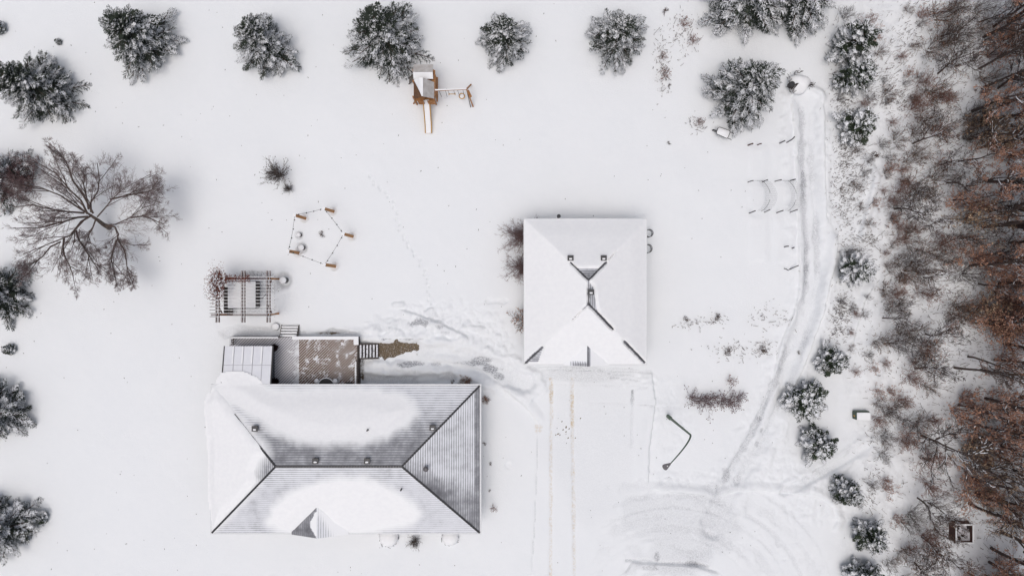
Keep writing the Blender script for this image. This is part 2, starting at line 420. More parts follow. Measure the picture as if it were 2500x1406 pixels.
step_edge([(1520, 1406), (1545, 1372), (1610, 1378), (1700, 1382), (1760, 1400)][::-1], .18, .05, .9, 57)
step_edge([(1590, 1195), (1680, 1205), (1740, 1215), (1800, 1200), (1850, 1195), (2000, 1210), (2035, 1235), (2045, 1270), (2030, 1300)], .16, .05, .8, 58)
stroke([(1545, 955), (1543, 1020), (1542, 1090)], .13, .08, .75, rag=.6, seed=60)
stroke([(1313, 1050), (1310, 1160), (1305, 1280), (1297, 1406)], .05, .05, .35, rag=.3, seed=61)
stroke([(1347, 930), (1345, 1100), (1345, 1250), (1344, 1406)], .16, .04, .10, sa=.55, rag=.5, seed=62)
stroke([(1397, 925), (1398, 1100), (1400, 1250), (1402, 1406)], .17, .04, .10, sa=.5, rag=.5, seed=63)
stroke([(1396, 955), (1397, 1000), (1398, 1040)], .15, .0, .05, sa=1.3, rag=.4, seed=64)
stroke([(1345, 925), (1346, 980)], .2, .0, .1, sa=1.0, rag=.6, seed=65)
blob(1315, 1045, .35, .4, 0, .05, sa=.6, seed=66)
for y, x0, x1 in [(905, 1300, 1590), (916, 1480, 1590), (925, 1490, 1560), (940, 1330, 1580), (897, 1290, 1560), (985, 1440, 1600)]:
    stroke([(x0, y - 3), ((x0 + x1) / 2, y), (x1, y + 5)], .06, .025, .3, rag=1.1, seed=int(y) % 70)
blob(1430, 915, 4.3, .75, .03, .26, seed=67)
blob(1440, 1100, 4.6, 8.5, .05, .10, seed=68)
step_edge([(1590, 900), (1600, 980), (1585, 1100), (1583, 1190)][::-1], .2, .06, 1.2, 69)
step_edge([(1200, 930), (1240, 955), (1290, 1000), (1318, 1040)], .14, .04, 1.0, 70)
for i in range(14):
    rr = random.Random(i + 5); x = rr.uniform(1350, 1420); y = rr.uniform(1020, 1080); blob(x, y, .06, .06, 0, 0, so=1.4, seed=i)
# path from the deck to the driveway, shovelled heaps
stroke([(880, 858), (980, 860), (1080, 870), (1180, 890), (1280, 935)], 1.1, .16, .14, berm=.18, rag=.4, seed=71)
stroke([(885, 925), (960, 930), (1040, 930), (1100, 920)], .55, .18, .35, berm=.1, rag=.3, seed=72)  # thin greyish snow trough, with shade near the house painted into its colour
blob(965, 853, 1.7, .75, .04, 0, so=1.05, rag=.9, seed=73); blob(1003, 851, .45, .3, .02, 0, so=.8, rag=.8, seed=74)
step_edge([(970, 752), (1050, 778), (1110, 805), (1150, 825)][::-1], .2, .05, .9, 75)
for x, y, rx, ry, g in [(1030, 787, .8, .35, 1.2), (1015, 790, .5, .2, .9), (1075, 798, .4, .15, .8), (940, 828, .5, .06, 1.3), (1005, 828, 1.0, .05, 1.0), (1000, 889, 1.2, .2, 1.2), (1020, 888, .5, .15, 1.0),
                        (1175, 885, .9, .35, 1.3), (1195, 900, .9, .35, 1.2), (1215, 918, .7, .3, .9), (1062, 888, .5, .15, .7), (1130, 885, .8, .1, .6), (1085, 812, .4, .2, .5)]:
    blob(x, y, rx, ry, .04, g, rag=.9, seed=int(x) % 60)
step_edge([(1040, 880), (1120, 888), (1180, 905), (1230, 940)], .14, .04, .8, 76)
for i in range(16):
    rr = random.Random(i); x = rr.uniform(895, 1230); y = rr.uniform(735, 815)
    blob(x, y, rr.uniform(.4, 1.4), rr.uniform(.2, .6), rr.uniform(-.16, .10), .10, rag=.8, seed=i)
blob(820, 815, 2.2, .35, .2, .45, so=.30, rag=.7, seed=77); blob(800, 814, 1.5, .18, .1, .3, so=.55, rag=.6, seed=84)  # dry soil, with the shade beside the deck painted in as grey
blob(600, 810, 2.6, .55, .16, .25, seed=78); blob(882, 905, .3, 1.1, .1, .3, so=.5, seed=79)
# under and around the pergola
blob(640, 690, 1.9, 1.1, .12, .75, rag=.3, seed=80); blob(630, 760, 1.7, .5, .12, .5, rag=.3, seed=81); blob(620, 672, 1.5, .4, .08, .8, rag=.3, seed=83)
ring(694, 684, .75, .22, .15); ring(672, 797, .42, .06, .08)
for (cx_, cy_, rx, ry, am, sc_) in [(1085, 790, 6.5, 2.6, .22, .8), (1050, 870, 6, 1.8, .12, .5), (1560, 930, 3, 1.2, .10, .5), (1720, 1170, 6, 1.2, .14, .8), (1880, 1120, 3.5, 3, .16, .9), (1640, 1030, 2.5, 5, .10, .9), (1990, 1240, 5, 2, .18, .9), (1900, 1330, 5, 3, .07, 1.2), (1210, 840, 2.2, 2, .14, .6), (1960, 1180, 4, 1.5, .14, .8)]:
    cc = W(cx_, cy_); ww_ = win([cc], max(rx, ry) * 1.3); X = GX[ww_]; Y = GY[ww_]; q = np.hypot((X - cc[0]) / rx, (Y - cc[1]) / ry)
    Z[ww_] += (1 - sstep(.4, 1.1, q)) * am * REL * (2.2 * np.abs(vnoise(X, Y, sc_, int(cx_) % 90, 4) - .5) - .2)
# footprints across the lawn
tr = [(905, 430), (915, 450), (940, 470), (958, 492), (968, 520), (972, 548), (982, 575), (992, 592), (1006, 612), (1022, 635), (1035, 660), (1045, 690), (1048, 720), (1052, 752)]
ptsd, seg, al = [], None, 0
for a, b in zip(tr[:-1], tr[1:]):
    n = max(2, int(math.hypot(b[0] - a[0], b[1] - a[1]) / 10))
    for k in range(n): ptsd.append((a[0] + (b[0] - a[0]) * k / n, a[1] + (b[1] - a[1]) * k / n))
for i, (x, y) in enumerate(ptsd):
    s_ = 2.6 if i % 2 else -2.6; blob(x + s_, y, .12, .17, .07, .20, rag=.4, seed=i)  # each print is a shallow dent toned grey
# snowed-in garden beds
def bed(x0, x1, y0, y1, h=.12):
    P = G([(x0, y0), (x1, y0), (x1, y1), (x0, y1)]); w_ = win(P, 1); sdf = poly_sdf(GX[w_], GY[w_], P)
    Z[w_] += h * sstep(-.35, .25, sdf + .2 * (vnoise(GX[w_], GY[w_], .9, 17, 3) - .5))
for b_ in [(1832, 1868, 360, 436), (1893, 1930, 358, 436), (1832, 1870, 452, 512), (1893, 1935, 452, 512), (1832, 1872, 530, 640), (1893, 1938, 530, 640), (1735, 1792, 352, 385), (1648, 1694, 430, 470), (1318, 1345, 330, 410), (1730, 1800, 440, 500), (1640, 1700, 520, 580)]:
    bed(*b_, h=.025 if b_[0] < 1800 else .07)
POSTS = [((744, 533), (719, 525)), ((813, 516), (790, 509)), ((860, 577), (838, 571)), ((727, 617), (703, 613)), ((817, 650), (792, 646))]
for b_, t_ in POSTS: ring(*b_, .38, .12)
ring(731, 574, .36, .12); ring(738, 605, .5, .16); ring(787, 570, .4, .05)
ring(1943, 205, .9, -.35, .3)
step_edge([(1925, 250), (1945, 225), (1975, 218), (2000, 232), (2012, 260)], .18, .05, .6, 82)
for x, y in [(1240, 1135)]: ring(x, y, .35, .06)
# drip line pressed in along the eaves
nv, nu = GX.shape
idx = np.arange(nv * nu).reshape(nv, nu)
Fg = np.stack([idx[:-1, :-1], idx[:-1, 1:], idx[1:, 1:], idx[1:, :-1]], -1).reshape(-1, 4)
me = npmesh('snow_ground', np.stack([GX, GY, Z], -1), Fg, M['ground'], True, {'grime_shade': np.clip(grime_shade, 0, 1.2), 'soil': np.clip(soil, 0, 1.5), 'salt': np.clip(salt, 0, 1.2)})
props(link('ground', me), 'snow covered yard with lane, driveway and trodden paths', None, None, 'structure')
def gz(x, y):
    i = min(max(int(np.searchsorted(gx, x)), 0), len(gx) - 1); j = min(max(int(np.searchsorted(gy, y)), 0), len(gy) - 1); return float(Z[j, i])
def WG(px, py):
    p = W(px, py); p[2] = gz(p[0], p[1]); return p

# ------------------------------------------------------------------ hip roofs
def hip_grid(x0, x1, y0, y1, ze, slope, step=.076):
    """vertex grid over a hip roof; the step divides the shorter side evenly so the hips fall on grid diagonals"""
    sh = min(x1 - x0, y1 - y0); n = int(round(sh / 2 / step)); s = sh / 2 / n
    nx = int(round((x1 - x0) / s)); ny = int(round((y1 - y0) / s))
    xs = np.linspace(x0, x1, nx + 1); ys = np.linspace(y0, y1, ny + 1); X, Y = np.meshgrid(xs, ys)
    dn = np.minimum(np.minimum(X - x0, x1 - X), np.minimum(Y - y0, y1 - Y))
    return X, Y, dn, ze + slope * dn
def grid_tris(shape, X, Y, x0, x1, y0, y1):
    nv, nu = shape; idx = np.arange(nv * nu).reshape(nv, nu)
    a = idx[:-1, :-1]; b = idx[:-1, 1:]; c = idx[1:, 1:]; d = idx[1:, :-1]
    cx = (X[:-1, :-1] + X[1:, 1:]) / 2; cy = (Y[:-1, :-1] + Y[1:, 1:]) / 2
    mx, my = (x0 + x1) / 2, (y0 + y1) / 2
    same = ((cx < mx) == (cy < my))     # diagonal direction that follows the hips
    t1 = np.where(same[..., None], np.stack([a, b, c], -1), np.stack([a, b, d], -1))
    t2 = np.where(same[..., None], np.stack([a, c, d], -1), np.stack([b, c, d], -1))
    return np.concatenate([t1.reshape(-1, 3), t2.reshape(-1, 3)])
def proj(X, Y, Zz):
    s = F / (H - Zz); return 1250 + X * s, 703 - Y * s
def snow_shell(name, parent, xs, ys, ref, th, keep):
    """snow lying on ref: top sheet ref+th, underside just over ref, only where keep"""
    X, Y = np.meshgrid(xs, ys); nv, nu = X.shape; idx = np.arange(nv * nu).reshape(nv, nu)
    org = ORG[parent.name]
    k = keep[:-1, :-1] | keep[1:, 1:] | keep[:-1, 1:] | keep[1:, :-1]
    q = np.stack([idx[:-1, :-1], idx[:-1, 1:], idx[1:, 1:], idx[1:, :-1]], -1)[k]
    top = np.stack([X, Y, ref + th], -1).reshape(-1, 3); bot = np.stack([X, Y, ref + np.minimum(th, .0) - .015], -1).reshape(-1, 3)
    V = np.concatenate([top, bot]) - org; Fc = np.concatenate([q, q[:, ::-1] + nv * nu])
    used = np.unique(Fc); mp = np.zeros(len(V), int); mp[used] = np.arange(len(used))
    return link(name, npmesh(name, V[used], mp[Fc], M['snow'], True), parent)

def walls(parent, x0, x1, y0, y1, z1, inset, wins, door=None, z0=-.2):
    x0 += inset; x1 -= inset; y0 += inset; y1 -= inset; t = .2
    m = MB(); m.box(x0, x1, y0, y0 + t, z0, z1); m.box(x0, x1, y1 - t, y1, z0, z1); m.box(x0, x0 + t, y0 + t, y1 - t, z0, z1); m.box(x1 - t, x1, y0 + t, y1 - t, z0, z1)
    m.build('wall', M['siding'], parent)
    for side, c, wd, zb, zt in wins:
        def rect(mb, a, b, lo, hi, o0, o1):
            if side == 'n': mb.box(a, b, y1 + o0, y1 + o1, lo, hi)
            if side == 's': mb.box(a, b, y0 - o1, y0 - o0, lo, hi)
            if side == 'w': mb.box(x0 - o1, x0 - o0, a, b, lo, hi)
            if side == 'e': mb.box(x1 + o0, x1 + o1, a, b, lo, hi)
        fr = MB(); a, b = c - wd / 2, c + wd / 2
        rect(fr, a - .08, a, zb - .08, zt + .08, .002, .06); rect(fr, b, b + .08, zb - .08, zt + .08, .002, .06)
        rect(fr, a, b, zb - .08, zb, .002, .06); rect(fr, a, b, zt, zt + .08, .002, .06); rect(fr, c - .02, c + .02, zb, zt, .02, .05)
        fo = fr.build('window_frame' if zb > .3 else 'door_frame', M['white_metal'], parent)
        g = MB(); rect(g, a, b, zb, zt, .003, .018)
        g.build('pane' if zb > .3 else 'door', M['glass'] if zb > .3 else M['white_metal'], fo)

def small_gable(name, parent, gx_, y_eave, ze, slope, half, ys_dir, dustL, dustR):
    """a little front gable whose ridge runs back into the main slope"""
    org = ORG[parent.name]; zr = ze + slope * half; yb = y_eave + half * 1.0
    n = 36; xs = np.linspace(gx_ - half, gx_ + half, 2 * n + 1); ys = np.linspace(y_eave - .12, yb, n + 1); X, Y = np.meshgrid(xs, ys)
    zg = zr - slope * np.abs(X - gx_) + .04
    idx = np.arange(X.size).reshape(X.shape)
    keep = (zg + .02 >= ze + slope * (Y - y_eave)); k = keep[:-1, :-1] & keep[1:, 1:] & keep[:-1, 1:] & keep[1:, :-1]
    q = np.stack([idx[:-1, :-1], idx[:-1, 1:], idx[1:, 1:], idx[1:, :-1]], -1)[k]
    dust = np.where(X < gx_ - .02, dustL(X, Y), dustR(X, Y))
    used = np.unique(q); mp = np.zeros(X.size, int); mp[used] = np.arange(len(used))
    V = np.stack([X, Y, zg], -1).reshape(-1, 3)[used] - org
    o = link(name, npmesh(name, V, mp[q], M['shingle'], False, {'down': (half - np.abs(X - gx_)).ravel()[used], 'dust': dust.ravel()[used]}), parent)
    g = MB(); y = y_eave - .12
    g.add([(gx_ - half, y, ze - .02), (gx_ + half, y, ze - .02), (gx_, y, zr + .02), (gx_ - half, y + .1, ze - .02), (gx_ + half, y + .1, ze - .02), (gx_, y + .1, zr + .02)],
          [(0, 1, 2), (5, 4, 3), (0, 3, 4, 1), (1, 4, 5, 2), (2, 5, 3, 0)])
    g.build('gable_end', M['siding'], o)
    return o

def roof_vent(parent, px, py, zf, lab=None):
    p = W(px, py, 4.); 
    for _ in range(4): p = W(px, py, zf(p[0], p[1]) + .3)
    z = zf(p[0], p[1])
    m = MB(); m.box(p[0] - .17, p[0] + .17, p[1] - .17, p[1] + .17, z - .2, z + .28); m.box(p[0] - .24, p[0] + .24, p[1] - .22, p[1] + .22, z + .28, z + .34)
    o = m.build('roof_vent', M['black_metal'], parent)
    s = MB(); s.box(p[0] - .11, p[0] + .11, p[1] - .13, p[1] - .01, z + .341, z + .39); s.build('snow_cap', M['snow'], o)

def build_house():
    x0, x1, y0, y1, ze, slope = -24.82, -2.66, -20.22, -8.06, 3.0, .37
    root = thing('house', 'long low house with a dark shingled hip roof, partly bare, partly under oval snow drifts', 'house', ((x0 + x1) / 2, (y0 + y1) / 2, 0))
    walls(root, x0, x1, y0, y1, ze + .05, .55, [('n', -14.5, 2.2, .2, 2.3), ('n', -9, 1.5, 1, 2.2), ('n', -5, 1.5, 1, 2.2), ('s', -18, 1.8, 1, 2.2), ('s', -10, 1.8, 1, 2.2), ('s', -15.9, 1.1, .05, 2.2), ('s', -5.5, 1.8, 1, 2.2), ('e', -12, 1.6, 1, 2.2), ('e', -16.5, 1.6, 1, 2.2), ('w', -12, 1.6, 1, 2.2), ('w', -17, 1.6, 1, 2.2)])
    X, Y, dn, Zr = hip_grid(x0, x1, y0, y1, ze, slope)
    org = ORG[root.name]; zf = lambda x, y: ze + slope * max(0, min(x - x0, x1 - x, y - y0, y1 - y))
    px, py = proj(X, Y, Zr)
    dW, dE, dS, dN = X - x0, x1 - X, Y - y0, y1 - Y; m = dn
    nz = vnoise(X, Y, 1.5, 91, 3)
    north = (dN <= m + 1e-6); eastf = (dE <= m + 1e-6); south = (dS <= m + 1e-6)
    dust = np.full(X.shape, .9)
    dust = np.where(north, .78 - .38 * sstep(.5, 5.2, dN) - .14 * sstep(-11, -5, X) * sstep(1.2, 4, dN), dust)
    dust = np.where(eastf, .68 - .40 * sstep(1160, 1240, py + (px - 1000) * -.45 + 60) + .25 * (nz - .4) + .15 * sstep(0, 1.5, dE) * 0, dust)
    dust = np.where(eastf, np.where(dE < .45, .35, dust), dust)
    dust = np.where(south, .80 - .16 * nz + .1 * sstep(-10, -5, X), dust)
    wst = ~(north | eastf | south)
    dust = np.where(wst, .45, dust)
    # thin snow dissolving round the drifts
    polyN = [(524, 938), (540, 908), (590, 905), (628, 922), (652, 950), (700, 958), (760, 954), (840, 951), (920, 956), (975, 967), (1003, 985), (1008, 1008), (985, 1036), (940, 1060), (880, 1076), (800, 1081), (730, 1073), (672, 1050), (625, 1018), (590, 998), (560, 985), (530, 962)]
    polyW = [(498, 1000), (504, 965), (524, 946), (545, 968), (590, 1022), (630, 1074), (652, 1106), (634, 1122), (622, 1150), (628, 1176), (600, 1208), (560, 1252), (525, 1288), (516, 1300), (513, 1250), (504, 1195), (508, 1120), (500, 1060)]
    polyS = [(660, 1275), (668, 1245), (700, 1215), (760, 1187), (830, 1173), (890, 1176), (950, 1196), (995, 1225), (1016, 1252), (1005, 1272), (950, 1284), (900, 1296), (860, 1301), (800, 1301), (788, 1292), (783, 1245), (775, 1245), (720, 1298), (680, 1293)]
    sd_ = [poly_sdf(px, py, p) / 29. for p in (polyN, polyW, polyS)]
    allsd = np.maximum.reduce(sd_)
    drift = (sstep(-.85, .25, allsd + .5 * (nz - .5) + .35 * (vnoise(X, Y, .5, 93, 2) - .5)))
    ix = grid_tris(X.shape, X, Y, x0, x1, y0, y1)
    rf = link('roof', npmesh('house_roof', np.stack([X, Y, Zr], -1).reshape(-1, 3) - org, ix, M['shingle'], False, {'down': dn, 'dust': np.clip(dust, 0, 1), 'drift': np.clip(drift, 0, 1)}), root)
    # drifts as real snow bodies
    xs = np.arange(x0 - 1.0, x1 + .3, .11); ys = np.arange(y0 - .2, y1 + 1.6, .11); SX, SY = np.meshgrid(xs, ys)
    d2 = np.minimum(np.minimum(SX - x0, x1 - SX), np.minimum(SY - y0, y1 - SY)); ref = ze + slope * np.maximum(d2, 0) - .12 * np.maximum(-d2, 0)
    sx, sy = proj(SX, SY, ref + .1)
    for nm, poly, T in (('north_drift', polyN, .15), ('west_drift', polyW, .26), ('south_drift', polyS, .13)):
        q = poly_sdf(sx, sy, poly) / 29. + (vnoise(SX, SY, 1.4, 95, 4) - .5) * .4 - .05
        soft = 1.7 if nm != 'west_drift' else .75
        th = T * sstep(-.05, soft, q) - .012 * (q < 0)
        keep = (q > -.05) & ((d2 > 0) | (q > .0))
        snow_shell('snow_drift', rf, xs, ys, ref, np.where(d2 < 0, np.maximum(th, .0), th), keep)
    # ridge and hip caps
    c = MB(); yr = (y0 + y1) / 2; hw = (y1 - y0) / 2; zr = ze + slope * hw
    A = (x0 + hw, yr, zr + .02); B = (x1 - hw, yr, zr + .02)
    for a, b in ((A, B), (A, (x0 + 2.2, y1 - 2.2, ze + slope * 2.2 + .02)), (A, (x0, y0, ze + .02)), (B, (x1, y1, ze + .02)), (B, (x1, y0, ze + .02))):
        a = np.array(a); b = np.array(b); n = max(2, int(np.linalg.norm(b - a) / .22))
        for i in range(n):
            c.beam(a + (b - a) * i / n, a + (b - a) * (i + .93) / n, .15, .05)
    c.build('ridge_cap', M['black_metal'], rf)
    g = MB(); g.box(x0, x1 + .12, y1, y1 + .12, ze - .14, ze + .0); g.box(x1, x1 + .12, y0 - .12, y1, ze - .14, ze + .0); g.box(x0 - .12, x0, y0 - .12, y1 + .12, ze - .14, ze - .005); g.box(x0, x1, y0 - .12, y0, ze - .14, ze - .0)
    g.build('gutter', M['white_metal'], root)
    so = MB(); so.box(x0 + .01, x1 - .01, y0 + .01, y1 - .01, ze - .12, ze - .02); so.build('soffit', M['white_metal'], root)
    for v in [(622, 1046), (770, 1125), (896, 1125), (1056, 1044)]: roof_vent(rf, *v, zf)
    for v in [(899, 1048), (982, 1190)]:
        p = W(*v, 4.2); z = zf(p[0], p[1]); MB().tube([(p[0], p[1], z - .1), (p[0], p[1], z + .4)], .07, 10).build('vent_pipe', M['black_metal'], rf)
    p = W(1041, 1142, 4.6); z = zf(p[0], p[1]); MB().lathe((p[0], p[1], z), [(.08, -.1), (.08, .2), (.2, .25), (.22, .38), (.1, .5)], 12).build('turbine_vent', M['lamp_grey'], rf)
    gxx = W(780, 1300, 3.2)[0]
    small_gable('porch_gable', rf, gxx, y0, ze, slope, 2.35, -1,
                lambda X, Y: np.where((gxx - X) < .62 * np.sin(np.pi * np.clip((Y - y0 + .1) / 2.2, 0, 1)) + .25 * (vnoise(X, Y, .3, 61, 2) - .5), 1.0, .30), lambda X, Y: .80 + .2 * sstep(.3, 1.6, X - gxx + .5 * (Y - y0)))
    # satellite dish / antenna seen past the west eave
    a = W(502, 1046, 2.6); MB().tube([(a[0] + .55, a[1], 2.4), (a[0], a[1], 2.5), (a[0] - .05, a[1] + .15, 2.6)], .04, 6).build('wall_bracket', M['lamp_grey'], root)
    # sunroom
    sx0, sx1, sy0, sy1 = W(548, 0, 2.5)[0], W(663, 0, 2.6)[0], y1, W(0, 845, 2.45)[1]
    def zs(y): return 2.42 + (sy1 - y) / (sy1 - sy0) * .55
    m = MB(); m.add([(sx0, sy0, zs(sy0)), (sx1, sy0, zs(sy0)), (sx1, sy1, zs(sy1)), (sx0, sy1, zs(sy1)), (sx0, sy0, zs(sy0) - .1), (sx1, sy0, zs(sy0) - .1), (sx1, sy1, zs(sy1) - .1), (sx0, sy1, zs(sy1) - .1)],
                    [(0, 1, 2, 3), (7, 6, 5, 4), (0, 4, 5, 1), (1, 5, 6, 2), (2, 6, 7, 3), (3, 7, 4, 0)])
    sr = m.build('sunroom_roof', M['panel'], root)
    r = MB(); s2 = MB()
    for i in range(1, 5):
        xx = sx0 + (sx1 - sx0) * i / 5 + .02; r.beam((xx, sy1 + .01, zs(sy1) + .012), (xx, sy0, zs(sy0) + .012), .035, .05)
        s2.beam((xx - .07, sy1 + .01, zs(sy1) + .03), (xx - .07, (sy0 + sy1) / 2 + .2, zs((sy0 + sy1) / 2 + .2) + .03), .1, .06)
    ym = (sy0 + sy1) / 2 + .05; r.beam((sx0, ym, zs(ym) + .005), (sx1, ym, zs(ym) + .005), .03, .04)
    r.build('rafter_seam', M['seam'], sr); s2.build('snow_ridge', M['snow'], sr)
    e = MB(); e.beam((sx0 - .04, sy1, zs(sy1) - .05), (sx0 - .04, sy0 + .2, zs(sy0) - .05), .08, .16); e.beam((sx1 + .04, sy1, zs(sy1) - .05), (sx1 + .04, sy0 + .02, zs(sy0) - .05), .08, .16)
    e.build('fascia', M['black_metal'], sr)
    ws = MB(); ws.box(sx0 + .4, sx0 + .47, sy0, sy1 - .15, .55, 2.3); ws.box(sx1 - .52, sx1 - .45, sy0, sy1 - .15, .55, 2.3); ws.box(sx0 + .47, sx1 - .52, sy1 - .22, sy1 - .15, .55, 2.3)
    ws.build('sunroom_wall', M['glass'], root)
    return root
house = build_house()

def build_garage():
    x0, x1, y0, y1, ze, slope = 1.05, 11.07, -6.25, 5.66, 3.0, .48
    root = thing('garage', 'square detached garage whose hip roof is nearly all under smooth snow', 'garage', ((x0 + x1) / 2, (y0 + y1) / 2, 0))
    walls(root, x0, x1, y0, y1, ze + .05, .5, [('s', 3.9, 2.7, .05, 2.3), ('s', 8.2, 2.7, .05, 2.3), ('w', 0, 1.2, 1.1, 2.1), ('e', 1, 1.2, 1.1, 2.1), ('n', 6, 1.2, 1.1, 2.1)])
    X, Y, dn, Zr = hip_grid(x0, x1, y0, y1, ze, slope); org = ORG[root.name]
    zf = lambda x, y: ze + slope * max(0, min(x - x0, x1 - x, y - y0, y1 - y))
    segs = [([(1393, 641), (1437, 684)], .16, 1), ([(1437, 684), (1480, 641)], .16, 1), ([(1480, 641), (1505, 612)], .05, .5), ([(1437, 684), (1437, 742)], .17, .8), ([(1437, 742), (1496, 803)], .2, 1), ([(1496, 803), (1525, 834)], .05, .5),
            ([(1525, 834), (1573, 884)], .2, .95), ([(1437, 742), (1398, 780)], .08, .55), ([(1284, 885), (1324, 848)], .18, .9), ([(1432, 850), (1434, 890)], .16, .9), ([(1385, 886), (1422, 887)], .2, .9), ([(1437, 668), (1437, 680)], .35, .7)]
    def bare(pxx, pyy, X, Y):
        b = np.zeros(pxx.shape)
        for s_, wd, st in segs:
            d, _, _ = line_dist(pxx, pyy, s_); d = d / 29.5 + (vnoise(X, Y, .5, 97, 3) - .5) * .12
            b = np.maximum(b, st * (1 - sstep(wd * .15, wd * 1.1, d)))
        tri = poly_sdf(pxx, pyy, [(1405, 655), (1468, 655), (1437, 684)]) / 29.; b = np.maximum(b, .62 * sstep(-.3, .25, tri))
        tri = poly_sdf(pxx, pyy, [(1437, 684), (1437, 742), (1462, 770), (1450, 700)]) / 29.; b = np.maximum(b, .55 * sstep(-.3, .25, tri))
        tri = poly_sdf(pxx, pyy, [(1284, 886), (1330, 845), (1315, 885)]) / 29.; b = np.maximum(b, .5 * sstep(-.2, .2, tri))
        return b
    px, py = proj(X, Y, Zr); bb = bare(px, py, X, Y)
    rf = link('roof', npmesh('garage_roof', np.stack([X, Y, Zr], -1).reshape(-1, 3) - org, grid_tris(X.shape, X, Y, x0, x1, y0, y1), M['shingle'], False, {'down': dn, 'dust': np.clip(1.0 - .95 * bb, 0, 1)}), root)
    xs = np.linspace(x0 - .04, x1 + .04, 120); ys = np.linspace(y0 - .04, y1 + .04, 140); SX, SY = np.meshgrid(xs, ys)
    d2 = np.minimum(np.minimum(SX - x0, x1 - SX), np.minimum(SY - y0, y1 - SY)); 
    # snow rounds the hips off
    sm = 0; k_ = 3.
    ds = [SX - x0, x1 - SX, SY - y0, y1 - SY]; sm = -np.log(sum(np.exp(-k_ * d) for d in ds)) / k_
    ref = ze + slope * np.maximum(d2, 0); sx, sy = proj(SX, SY, ref + .1)
    b2 = bare(sx, sy, SX, SY)
    th = (.10 + .10 * sstep(0, 1.5, d2)) * (1 - sstep(.02, .45, b2)) - .05 * sstep(.3, .5, b2) + (vnoise(SX, SY, 2.5, 98, 3) - .5) * .06 * (1 - b2)
    th *= np.where(d2 < 0.05, .8, 1)
    snow_shell('snow_cover', rf, xs, ys, ref, th, np.ones(SX.shape, bool))
    c = MB(); xr = (x0 + x1) / 2; hw = (x1 - x0) / 2; zr = ze + slope * hw; A = np.array((xr, y1 - hw, zr + .02)); B = np.array((xr, y0 + hw, zr + .02))
    def capl(a, b, t0=0, t1=1):
        a = np.array(a); b = np.array(b); a, b = a + (b - a) * t0, a + (b - a) * t1; n = max(2, int(np.linalg.norm(b - a) / .22))
        c = MB()
        for i in range(n): c.beam(a + (b - a) * i / n, a + (b - a) * (i + 1.02) / n, .06, .05 + .004 * (i % 2))
        c.build('ridge_cap', M['black_metal'], rf)
    capl(A, (x0, y1, ze + .02), 0, .27); capl(A, (x1, y1, ze + .02), 0, .27); capl(A, B, .6, 1); capl(B, (x1, y0, ze + .02), 0, .42); capl(B, (x1, y0, ze + .02), .66, .97); capl(B, (x0, y0, ze + .02), .76, 1)
    g = MB(); g.box(x0, x1, y1, y1 + .1, ze - .13, ze - .005); g.box(x0, x1, y0 - .1, y0, ze - .13, ze - .005); g.box(x0 - .1, x0, y0 - .1, y1 + .1, ze - .13, ze - .005); g.box(x1, x1 + .1, y0 - .1, y1 + .1, ze - .13, ze - .005)
    g.build('gutter', M['white_metal'], root)
    MB().box(x0 + .01, x1 - .01, y0 + .01, y1 - .01, ze - .12, ze - .02).build('soffit', M['white_metal'], root)
    for v in [(1393, 630), (1474, 630), (1443, 713)]: roof_vent(rf, *v, zf)
    gxx = W(1432, 886, 3.2)[0]
    small_gable('front_gable', rf, gxx, y0, ze, slope, 1.9, -1, lambda X, Y: 1 - .55 * sstep(.35, .0, Y - y0) * sstep(1.5, 1.0, np.abs(X - gxx)), lambda X, Y: 1 - .85 * (1 - sstep(.0, .35, X - gxx)))
    p = W(1363, 527, 2.4); m = MB(); m.tube([(p[0], y1 - .5, 2.2), (p[0], p[1] - .1, 2.2), (p[0], p[1] - .1, 2.9)], .08, 10); m.lathe((p[0], p[1] - .1, 2.9), [(.1, 0), (.16, .05), (.16, .18), (.05, .24)], 12)
    m.build('flue_pipe', M['black_metal'], root)
    return root
garage = build_garage()

